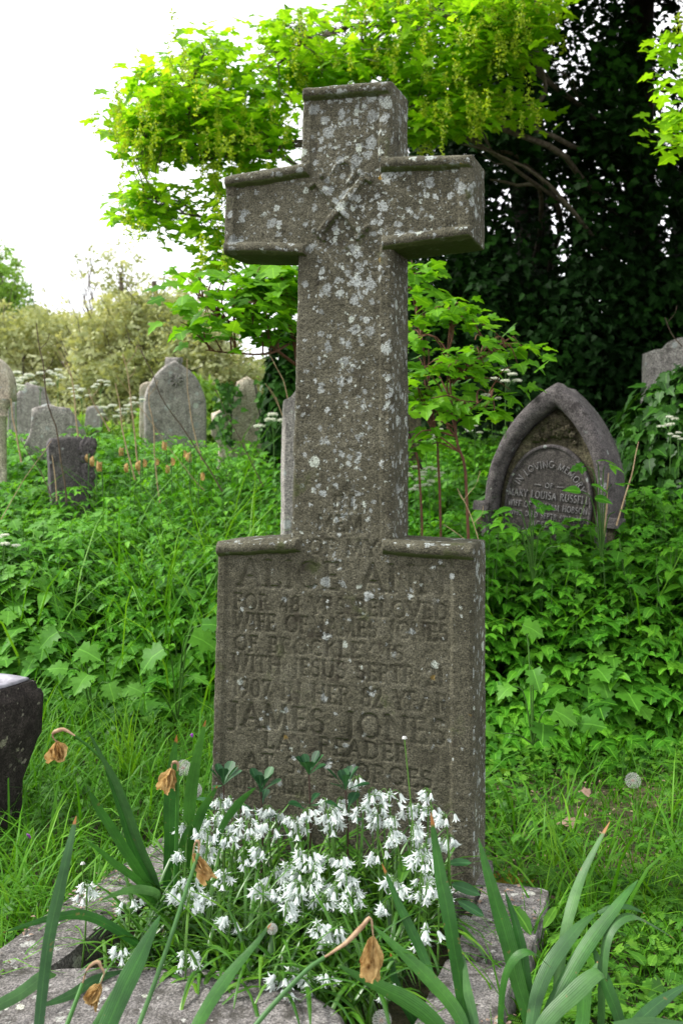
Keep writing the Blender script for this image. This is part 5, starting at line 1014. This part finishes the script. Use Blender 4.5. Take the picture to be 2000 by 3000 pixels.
# dock leaves by the kerb corner
def dock(label, root, ls, mat='sprig'):
    o = thing('dock_plant', label, 'plant', root); DK = tmpl([(0, 0), (.10, .12), (.17, .35), (.18, .6), (.12, .85), (0, 1)], .35, .35)
    for (px, py, d, s_, ax, az) in ls:
        p = pt(px, py, d)-root; tip = np.array([ax, -.2, az]); V, Fs, r_, m_ = scatter([DK], [p], [[-.3*ax, -.7, .7]], [tip], [s_], [R.uniform(0, 1)]); mesh('leaf', V, Fs, M[mat], o, dict(rnd=r_, mid=m_))
        V, Fc = tubes(smooth_path([np.zeros(3), p*.6+[0, 0, .01], p], 6)[None], .0018, 4); mesh('leaf_stalk', V, [Fc], M['stem'], o, dict(rnd=np.full(len(V), .4)))
dock('dark dock plant with broad shiny leaves at the right foot of the inscribed block', pt(1325, 2650, 2.5), [(1320, 2590, 2.48, .075, 1, -.35), (1340, 2640, 2.44, .07, .9, -.5), (1310, 2530, 2.52, .06, .9, .2), (1300, 2650, 2.42, .06, .5, -.9)])
dock('pale green dock plant against the outer side of the right kerb', pt(1575, 2830, 2.45), [(1555, 2740, 2.4, .085, -.2, 1), (1590, 2720, 2.42, .07, .3, .9), (1600, 2760, 2.4, .06, .8, .5)], 'weed')
dock('single broad dock leaf standing up among the white flowers right of centre', pt(1160, 2620, 2.5), [(1170, 2590, 2.45, .10, .15, 1)], 'weed')
# ------------------------------------------------ daffodils
def strap(path, w_, fold=.22, S=26, d=None, roll=0, kind='daff', parent=None, rnd=.5):
    P = smooth_path(path, S); t = np.linspace(0, 1, S); W = w_*np.clip(1-np.maximum(t-.60, 0)/.40, 0, 1)**.62*np.clip(.75+.5*t, 0, 1); W[-1] = w_*.04
    view = unit(P.mean(0)-np.array([0, 0, CAMZ])); T_ = unit(P[-1]-P[0]); sd = unit(np.cross(T_, view)); sd = sd*cos(roll)+view*sin(roll)
    sdv = np.repeat(sd[None], S, 0)
    V, Fc, mid = ribbons(P[None], W[None], sd[None], fold)
    V = V+np.column_stack([fbm(V, 8, 2, s) for s in (1, 2, 3)])*.004+np.column_stack([fbm(V, 60, 2, s) for s in (4, 5, 6)])*.0008
    return mesh('leaf', V-np.array(parent.location), [Fc], M[kind], parent, dict(rnd=np.clip(rnd+.3*fbm(V, 12, 2, 4), 0, 1), mid=mid, along=np.repeat(t*R.choice([1., .975, .95, .93, .9]), 3)))
def stalk(path, r_, parent, mat='daff', S=16):
    P = smooth_path(path, S); V, Fc = tubes((P-np.array(parent.location))[None], np.linspace(r_*1.1, r_*.85, S)[None], 8); mesh('flower_stem', V, [Fc], M[mat], parent, dict(rnd=np.full(len(V), .4)))
def withered(p, neck, s_, parent, seed=0):
    """papery dead bloom hanging below neck, with its dry spathe"""
    rs = np.random.RandomState(seed); p = np.asarray(p); neck = [np.asarray(q) for q in neck]; org = np.array(parent.location)
    P = smooth_path(neck, 14); Rr = s_*np.array([.11, .13, .16, .20, .24, .26, .26, .25, .22, .18, .14, .11, .09, .07])*.62; V, Fc = tubes((P-org)[None], Rr[None], 8); V = V+fbm(V, 90, 3, seed)[:, None]*.0022; mesh('dry_spathe', V, [Fc], M['spathe'], parent)
    top = neck[-1]; ax = unit(p-top); x = unit(np.cross(ax, [0, 1, .01])); y_ = np.cross(ax, x); Ln = np.linalg.norm(p-top)*2.1; S = 14; t = np.linspace(0, 1, S); parts = []
    for k in range(8):
        a = k*pi/4+rs.uniform(-.3, .3); inner = k % 2; L2 = Ln*rs.uniform(.72, 1.05)*(1 if not inner else .85); fl = rs.uniform(.4, 1.1)*(1 if not inner else .5); tw = rs.uniform(-1.2, 1.2)
        rad = s_*(.05+fl*t**1.3+.10*np.sin(t*rs.uniform(4, 9)+rs.uniform(0, 6))*t); an = a+tw*t*.5; P = top+ax*(L2*(t-.18*t**3*rs.uniform(0, 1.4)))[:, None]+x*(rad*np.cos(an))[:, None]+y_*(rad*np.sin(an))[:, None]
        W = s_*(.10+.62*np.sin(np.clip(t*1.15, 0, 1)*pi*.78)**.8)*rs.uniform(.6, 1.1)*np.where(t > .9, .6, 1); sdv = -x*math.sin(a)+y_*math.cos(a)
        U5 = np.linspace(-1, 1, 9); n_s = unit(np.cross(np.gradient(P, axis=0), sdv)); V = P[:, None]+sdv*(W[:, None]*U5[None])[..., None]+n_s[:, None]*(W[:, None]*(.35*np.cos(U5*2.2)[None]+.16*np.sin(U5[None]*9+k+5*t[:, None])))[..., None]
        V = V.reshape(-1, 3); V = V+np.column_stack([fbm(V, 110, 2, seed+k+q) for q in (0, 9, 18)])*.0028; ii_ = (np.arange(S-1)[:, None]*9+np.arange(8)[None]).ravel(); parts.append((V-org, np.stack([ii_, ii_+1, ii_+10, ii_+9], -1)))
    V, Fs = join(parts); mesh('withered_bloom', V, Fs, M['wither'], parent)
def c5(a, b_, d): return pt(a*.6378, 1900+b_*.6378, d)
def c6(a, b_, d): return pt(1000+a*.6378, 2100+b_*.6378, d)
def gpath(f, pts_, d0, d1=None): d1 = d0 if d1 is None else d1; n = len(pts_); return [f(a, b_, d0+(d1-d0)*i/(n-1)) for i, (a, b_) in enumerate(pts_)]
rA = c5(710, 1190, 2.45); dA = thing('daffodil_clump', 'clump of tall daffodil leaves with a bowed withered flower, left end of the flower bed', 'daffodils', rA)
for pts_, w_, d1, kd, rl in (([(718, 1190), (715, 1080), (620, 850), (520, 600), (400, 370)], .0115, 2.3, 'daffg', .7), ([(712, 1190), (690, 1110), (600, 870), (478, 535)], .0125, 2.35, 'daff', .3), ([(705, 1190), (690, 1110), (560, 900), (450, 730), (412, 655)], .0125, 2.25, 'daff', .5), ([(700, 1190), (650, 1080), (530, 990), (405, 885)], .009, 2.2, 'daff', .4), ([(725, 1200), (735, 1130), (620, 1108), (470, 1152)], .010, 2.15, 'daffg', .2), ([(730, 1300), (745, 1220), (660, 1130), (560, 1100)], .010, 2.3, 'daff', .3)): strap(gpath(c5, pts_, 2.45, d1), w_, roll=rl, kind=kd, parent=dA, rnd=R.uniform(.3, .9))
stalk(gpath(c5, [(715, 1190), (700, 1050), (560, 640), (440, 480), (345, 402)], 2.45, 2.3), .0036, dA, 'daff')
withered(c5(268, 475, 2.3), [c5(345, 402, 2.3), c5(300, 375, 2.3), c5(262, 378, 2.3), c5(240, 400, 2.3), c5(262, 428, 2.3)], .030, dA, 1)
rB = c5(790, 1100, 2.5); dB = thing('daffodil_clump', 'upright daffodil leaves with one hanging dried bloom, behind the left white flowers', 'daffodils', rB)
for pts_, w_, d1, rl, kd in (([(770, 1110), (775, 900), (785, 600), (812, 395)], .0150, 2.45, .1, 'daff'), ([(850, 1010), (860, 800), (890, 560), (942, 330)], .0155, 2.45, .2, 'daff'), ([(850, 1000), (880, 860), (930, 740), (1000, 630)], .0125, 2.4, .2, 'daff'), ([(990, 900), (1030, 800), (1100, 710), (1175, 640)], .0095, 2.4, .1, 'daff'), ([(800, 1100), (830, 900), (880, 790)], .008, 2.4, .3, 'daff')): strap(gpath(c5, pts_, 2.5, d1), w_, roll=rl, kind=kd, parent=dB, rnd=R.uniform(.5, 1))
stalk(gpath(c5, [(805, 1110), (812, 850), (815, 700), (815, 560)], 2.45, 2.4), .0048, dB)
withered(c5(770, 610, 2.4), [c5(815, 565, 2.4), c5(820, 530, 2.4), c5(800, 522, 2.4), c5(790, 535, 2.4), c5(790, 552, 2.4)], .026, dB, 2)
rC = c5(420, 1900, 1.8); dC = thing('daffodil_clump', 'large out of focus daffodil leaves and stems in the left foreground', 'daffodils', rC)
for pts_, w_, d0, d1, rl, kd in (([(170, 1900), (185, 1650), (230, 1300), (310, 950), (355, 768)], .0115, 1.8, 1.9, .3, 'daffg'), ([(440, 1900), (500, 1725), (620, 1450), (737, 1225)], .0185, 1.75, 1.95, .1, 'daff'), ([(820, 1900), (920, 1700), (1050, 1500), (1245, 1262)], .0125, 1.8, 2.0, .3, 'daff'),
    ([(-120, 1690), (60, 1600), (200, 1500), (260, 1500)], .0135, 1.95, 2.1, .2, 'daffg'), ([(620, 1480), (450, 1520), (330, 1590), (180, 1640)], .011, 2.2, 2.0, .2, 'daffg'), ([(700, 1400), (600, 1330), (430, 1235), (250, 1232), (10, 1300)], .0105, 2.3, 2.0, .25, 'daff'), ([(300, 2000), (400, 1800), (560, 1500)], .006, 1.8, 1.9, .3, 'daff')): strap(gpath(c5, pts_, d0, d1), w_, roll=rl, kind=kd, parent=dC, rnd=R.uniform(.2, .8))
stalk(gpath(c5, [(560, 1900), (640, 1725), (770, 1370), (912, 940)], 1.8, 2.0), .0046, dC, 'daffg')
withered(c5(930, 1010, 2.0), [c5(912, 945, 2.0), c5(915, 900, 2.0), c5(905, 885, 2.0), c5(893, 900, 2.0), c5(888, 945, 2.0)], .020, dC, 3)
stalk(gpath(c5, [(240, 1900), (310, 1725), (380, 1540)], 1.8, 1.9), .0048, dC)
withered(c5(425, 1600, 1.9), [c5(380, 1540, 1.9), c5(405, 1470, 1.9), c5(450, 1440, 1.9), c5(478, 1490, 1.9), c5(462, 1540, 1.9)], .019, dC, 4)
rD = pt(1010, 3080, 1.8); dD = thing('daffodil', 'leaning daffodil stem with a shrivelled brown bloom in the centre foreground', 'daffodil', rD)
stalk([pt(640, 3150, 1.75), pt(760, 2990, 1.8), pt(890, 2850, 1.85), pt(950, 2805, 1.87)], .0046, dD, 'daffg'); 
withered(pt(1085, 2815, 1.9), [pt(945, 2808, 1.87), pt(1010, 2765, 1.88), pt(1060, 2715, 1.9), pt(1085, 2690, 1.9), pt(1092, 2745, 1.9)], .030, dD, 5)
rE = c6(800, 1560, 1.95); dE = thing('daffodil_clump', 'big clump of dark blue green daffodil leaves in the right foreground', 'daffodils', rE)
for pts_, w_, d0, d1, rl, kd in (([(600, 1560), (560, 1350), (500, 950), (450, 700), (410, 438)], .0150, 2.0, 2.1, .1, 'daff'), ([(880, 1560), (850, 1350), (780, 1100), (690, 800), (628, 555)], .0165, 2.0, 2.1, .1, 'daff'), ([(880, 1560), (870, 1350), (820, 1050), (745, 798)], .0120, 2.0, 2.1, .2, 'daff'),
    ([(420, 1250), (380, 1120), (290, 920), (185, 675)], .0115, 2.1, 2.2, .2, 'daff'), ([(600, 1560), (520, 1350), (350, 1150), (145, 958)], .0140, 1.95, 2.05, .1, 'daff'), ([(520, 1560), (420, 1400), (250, 1280), (-20, 1140)], .0165, 1.9, 1.95, .3, 'daff'),
    ([(980, 1560), (995, 1200), (1040, 900), (1100, 720), (1230, 478)], .0120, 2.0, 2.2, .3, 'daffg'), ([(860, 1560), (885, 1350), (960, 1130), (1080, 970), (1165, 895)], .0150, 1.95, 2.1, .2, 'daffg'), ([(900, 1560), (960, 1350), (1090, 1100), (1250, 880), (1357, 748)], .0155, 1.95, 2.1, .3, 'daff'),
    ([(1180, 1500), (1200, 1150), (1235, 980), (1330, 912), (1440, 960), (1530, 1020)], .0115, 2.0, 2.1, .4, 'daffg'), ([(860, 1560), (930, 1400), (1060, 1270), (1180, 1175), (1222, 1215)], .0165, 1.9, 1.95, .25, 'daffg'), ([(1300, 1560), (1270, 1380), (1200, 1180), (1150, 1040)], .0120, 1.95, 2.05, .2, 'daff'),
    ([(1280, 1500), (1350, 1400), (1450, 1310), (1600, 1215)], .0135, 1.9, 2.0, .3, 'daffg'), ([(720, 1560), (740, 1250), (790, 1110), (870, 1078), (962, 1150)], .0085, 2.0, 2.0, .3, 'daff'), ([(620, 1560), (605, 1400), (570, 1250), (562, 1085)], .0100, 1.95, 2.05, .3, 'daffg'), ([(1040, 1560), (1100, 1400), (1120, 1250), (1180, 1120)], .0150, 1.95, 2.0, .4, 'daff'),
    ([(420, 1560), (330, 1380), (250, 1230), (220, 1080)], .0110, 2.1, 2.15, .4, 'daff'), ([(1250, 1420), (1400, 1400), (1600, 1405)], .010, 1.85, 1.9, .2, 'daffg'), ([(1180, 900), (1240, 870), (1320, 870), (1390, 900)], .006, 2.2, 2.2, .3, 'daff')): strap(gpath(c6, pts_, d0, d1), w_, roll=rl, kind=kd, parent=dE, rnd=R.uniform(.1, .8))
# ------------------------------------------------ dandelion clocks and stalks
def dandelion(label, px, py, d, rad, pbot, open_=True, lean=0):
    c_ = pt(px, py, d); b0 = pt(px+lean, pbot, d); o = thing('dandelion_clock', label, 'dandelion', b0)
    V, Fc = tubes(smooth_path([np.zeros(3), (c_-b0)*.5+[.006, 0, 0], c_-b0], 10)[None], np.linspace(.0022, .0016, 10)[None], 6); mesh('stem', V, [Fc], M['stem'], o, dict(rnd=np.full(len(V), .9)))
    V, Fc = blobmesh(10, 0, 1); V = V[:, [0, 2, 1]]*.0055; mesh('flower_head', V*[1, 1, -1]+(c_-b0)-[0, 0, .002], [Fc[:30]], M['seed'] if not open_ else M['dry'], o)
    if open_:
        n_ = 95; i = np.arange(n_)+.5; ph = np.arccos(1-2*i/n_); th = pi*(1+5**.5)*i; D = np.column_stack([np.cos(th)*np.sin(ph), np.sin(th)*np.sin(ph), np.cos(ph)]); D = D[D[:, 2] > -.85]
        parts = [tubes(np.stack([D*.2*rad, D*.82*rad], 1), .00022, 3)]
        X_ = unit(np.cross(D, [.3, .2, .9])); Y_ = np.cross(D, X_)
        for k in range(9):
            a = k*2*pi/9; e = D*rad+(X_*cos(a)+Y_*sin(a))*rad*.24; parts.append(tubes(np.stack([D*.82*rad, e], 1), .00011, 3))
        V, Fs = join(parts); mesh('seed_head', V+(c_-b0), Fs, M['seed'], o)
dandelion('round dandelion clock left of the cross beside the daffodil leaves, nearer one', 570, 2315, 2.75, .021, 2560); dandelion('fluffy dandelion clock half hidden behind the dried daffodil bloom', 537, 2250, 2.95, .024, 2500)
dandelion('lone round dandelion clock on the grass at the right', 1853, 2287, 3.3, .026, 2480, lean=18); dandelion('low dandelion clock on the kerb by the dock leaves', 1362, 2708, 2.45, .020, 2790); dandelion('dandelion clock peeping up at the bottom edge near the foot block', 1118, 2990, 2.05, .020, 3100)
dandelion('bald dandelion stalk with a button head standing before the inscription', 1184, 2162, 2.45, .02, 2720, False, lean=38); dandelion('short closed dandelion bud left of the bed, on a bent stalk', 243, 2530, 2.6, .01, 2680, False, -15); dandelion('small white seed tuft among the strap leaves in the middle of the bed', 797, 2722, 2.2, .012, 2850)
# small purple vetch flowers
for lb, px, py, d in (('small purple vetch flower in the grass at the far left', 87, 2448, 3.0), ('tiny purple vetch flower near the left side of the cross', 565, 2152, 3.6), ('small purple vetch flower beside the right kerb near the bottom', 1480, 2905, 2.35)):
    b0 = pt(px, py+40, d); o = thing('vetch_flower', lb, 'flower', b0); parts = []
    for k in range(4): V, Fc = blobmesh(6, k); parts.append((V*.0045+[R.uniform(-.005, .005), 0, .04*d/3+R.uniform(-.005, .005)], Fc[:18]))
    V, Fs = join(parts); mesh('petals', V, Fs, M['purple'], o); V, Fc = tubes(np.array([[[0, 0, -.03], [0, 0, .04]]]), .001, 4); mesh('stem', V, [Fc], M['stem'], o, dict(rnd=np.full(len(V), .4)))
# ------------------------------------------------ cow parsley
def make_parsley(seed):
    rs = np.random.RandomState(seed); o = thing('cow_parsley', 'cow parsley with flat white flower heads among the gravestones', 'wild flower', (0, 0, 0), 'cow parsley behind the graves')
    parts = [tubes(smooth_path([[0, 0, -.5], [.01, 0, -.2], [0, 0, 0]], 8)[None], .004, 5)]; heads = []
    for k in range(5):
        a = k*1.3+rs.uniform(0, 1); e = np.array([cos(a)*.10, sin(a)*.10, rs.uniform(.0, .10)]) if k else np.array([0, 0, .1]); parts.append(tubes(smooth_path([[0, 0, -.08], e*.5, e], 5)[None], .002, 4))
        n_ = 70; r_ = .038*np.sqrt(rs.uniform(0, 1, n_)); t = rs.uniform(0, 6.28, n_); q = e+np.column_stack([r_*np.cos(t), r_*np.sin(t), .012-r_*.2+rs.uniform(-.004, .004, n_)]); heads.append(q)
        parts.append(tubes(np.stack([np.repeat([e-[0, 0, .012]], 10, 0), q[:10]], 1), .0008, 3))
    V, Fs = join(parts); mesh('stems', V, Fs, M['stem'], o, dict(rnd=np.full(len(V), .6)))
    for q in heads: V, Fs, r_, m_ = scatter(T_clp, q, rdir(len(q), .8, 1.5), rdir(len(q)), np.full(len(q), .016), rs.uniform(0, 1, len(q))); mesh('flower_head', V, Fs, M['cream'], o)
    return o
pp = [make_parsley(s) for s in (1, 2, 3)]
for i, (px, py, d) in enumerate(((50, 1125, 9.0), (30, 1150, 8.8), (120, 1125, 9.4), (295, 1140, 9.5), (225, 1150, 10), (240, 1165, 9.2), (390, 1195, 9.2), (370, 1210, 9), (330, 1220, 9.2), (170, 1110, 11), (1440, 1170, 4.9), (1480, 1120, 5.3), (1250, 1290, 5.6), (1290, 1280, 5.5), (1215, 1395, 5.2), (1260, 1400, 5.1), (1390, 1270, 5.7), (1960, 1250, 5.6), (1985, 1290, 5.4), (800, 1255, 7.0), (15, 1600, 4.9), (1230, 1440, 5.0))):
    p = pt(px, py, d)
    if i < 3: o = pp[i]; o.location = p; o.rotation_euler[2] = R.uniform(0, 6)
    else: o = dup(pp[i % 3], p, R.uniform(0, 6), R.uniform(.6, 1.0) if d > 6 else R.uniform(.4, .6))
    ar = ('among the stones at the far left' if px < 200 else 'in the distance left of the pointed grey stone') if px < 1000 else ('by the thin saplings right of the shaft' if px < 1900 else 'on the glossy ivy bank')
    o['label'] = 'cow parsley with flat white flower heads '+ar; o['group'] = 'cow parsley '+ar
# ------------------------------------------------ dead stalks
def z6(a, b_): return (a*.4145, 1000+b_*.4145)
DS = [('long dark dead stalk leaning across the pointed grey gravestone', [(965, 0), (1070, 230), (1160, 430), (1350, 700), (1530, 985)], 6.0, .007, 'brownstalk', 1), ('tall brown dead stem crossing the small scroll shaped stone', [(270, -120), (300, 130), (320, 350), (380, 570), (430, 800), (455, 1070)], 6.0, .008, 'brownstalk', 2),
      ('tan dead stalk between the scroll stone and the pointed stone', [(465, 150), (510, 270), (530, 450), (555, 650)], 7.0, .008, 'tan', 2), ('tall forked tan stalk just left of the pointed grey gravestone', [(870, 90), (900, 230), (925, 420), (950, 650), (985, 890)], 6.6, .008, 'tan', 2), ('tan dead stalk left of the pointed grey stone, second in the row', [(815, 290), (850, 480), (870, 650), (945, 920)], 6.5, .008, 'tan', 0),
      ('pale dead stalk in front of the left edge of the pointed grey stone', [(1060, 310), (1065, 450), (1085, 630), (1120, 1060)], 6.3, .006, 'tan', 1), ('straight pale stalk in front of the right half of the pointed grey stone', [(1320, 130), (1330, 330), (1350, 520), (1410, 780)], 6.5, .006, 'tan', 0), ('tan broken stalk near the tiny low gravestone', [(630, 330), (670, 460), (710, 530), (760, 610)], 8.0, .009, 'tan', 2),
      ('short tan stalk near the left column stone', [(80, 400), (100, 580), (140, 800)], 7, .009, 'tan', 0), ('thin dead stalk leaning right below the pointed grey stone', [(820, 240), (1000, 480), (1170, 720), (1390, 990)], 6.2, .004, 'tan', 0), ('thin green stem leaning at the far left across the herbs', [(360, 690), (200, 930), (50, 1200)], 5.0, .003, 'tan', 0),
      ('brown bramble stem leaning at the left of the scroll stone', [(150, 690), (260, 880), (350, 1070)], 5.8, .005, 'brownstalk', 0), ('tan stalk before the base of the scroll shaped stone', [(370, 800), (385, 900), (395, 1080)], 6.0, .006, 'tan', 0), ('dead stalk leaning before the ivy covered crumbling stone', [(1520, 340), (1600, 520), (1700, 700), (1830, 960)], 6.2, .006, 'brownstalk', 1)]
DS2 = [('thick tan dead stalk standing right of the leaning pointed gravestone', [(1872, 1292), (1850, 1390), (1815, 1510)], 5.0, .006, 'tan', 0), ('short upright tan stalk before the right foot of the leaning pointed gravestone', [(1780, 1385), (1777, 1450), (1773, 1550)], 4.8, .007, 'tan', 0), ('pale branching dead umbel stalk right of the shoulder of the cross', [(1335, 1430), (1372, 1500), (1400, 1570), (1412, 1640)], 4.3, .004, 'tan', 3),
       ('thin pale dead stem leaning beside the right shoulder of the cross', [(1300, 1540), (1345, 1570), (1390, 1605)], 4.2, .004, 'tan', 0), ('bent reddish dead twig on top of the shaded gravestone', [(1945, 930), (1965, 975), (1990, 1010)], 6.3, .006, 'brownstalk', 1), ('dark fallen stick leaning right behind the shaft', [(1190, 1240), (1210, 1310), (1230, 1360)], 5.0, .010, 'darkbark', 0), ('dead umbel stalk just left of the narrow stone behind the shaft', [(808, 1165), (825, 1210), (836, 1245)], 5.6, .006, 'tan', 2), ('branched tan dead stalk above the narrow stone behind the shaft', [(800, 1060), (825, 1110), (840, 1165)], 5.8, .006, 'tan', 1)]
for lb, pts_, d, r_, mt, fk in [(a, [z6(*q) for q in b_], c_, e, f, g_) for a, b_, c_, e, f, g_ in DS]+DS2:
    P = [pt(x, y, d) for x, y in pts_]; b0 = P[-1]; g0 = b0+(b0-P[-2])*.25; o = thing('dead_stalk', lb, 'dead stalk', g0); Q = smooth_path(P+[g0], 18); Q = Q+np.column_stack([fbm(Q, 6, 2, k) for k in (1, 2, 3)])*.012
    V, Fc = tubes((Q-g0)[None], np.linspace(r_*.45, r_, 18)[None]*.8, 6); mesh('stem', V, [Fc], M[mt], o)
    for k in range(fk):
        i = 2+k*2; e = Q[i]-g0; tp_ = e+np.array([R.choice([-1, 1])*.07, 0, .12])*R.uniform(.6, 1.2); V, Fc = tubes(smooth_path([e, e*.4+tp_*.6+[.01, 0, -.01], tp_], 6)[None], r_*.3, 5); mesh('side_twig', V, [Fc], M[mt], o)
# dried orange daffodil heads far in the left herbs
for i, (a, b_, d) in enumerate(((860, 780, 7), (630, 825, 6.6), (665, 850, 6.5), (700, 885, 6.4), (905, 895, 6.4), (990, 880, 6.4), (1015, 860, 6.5), (1105, 850, 6.3), (1160, 740, 7), (1215, 850, 6.4), (1300, 795, 6.6), (1345, 820, 6.5), (1425, 955, 6.0), (1190, 905, 6.3))):
    px, py = z6(a, b_); p = pt(px, py, d)
    if i == 0:
        o0 = thing('dried_daffodil_head', 'small shrivelled orange daffodil head above the nettles left of the cross', 'dried flower', p, 'shrivelled daffodil heads in the far herbs')
        V, Fc = blobmesh(9, 3, 1.1); V = V*.026*[.7, 1, 1.3]; V += fbm(V, 60, 2)[:, None]*.008; mesh('withered_bloom', V, [Fc[:27]], M['wither'], o0); V, Fc = tubes(smooth_path([[0, .01, .02], [.02, .01, 0], [.03, .01, -.3]], 8)[None], .004, 5); mesh('stem', V, [Fc], M['stem'], o0, dict(rnd=np.full(len(V), .3)))
    else: dup(o0, p, R.uniform(0, 6), R.uniform(.7, 1.1))
for ob in C.objects:
    if ob.type == 'MESH' and ob.parent is None and not ob.get('kind') and not ob.get('category'): print('UNTAGGED', ob.name)
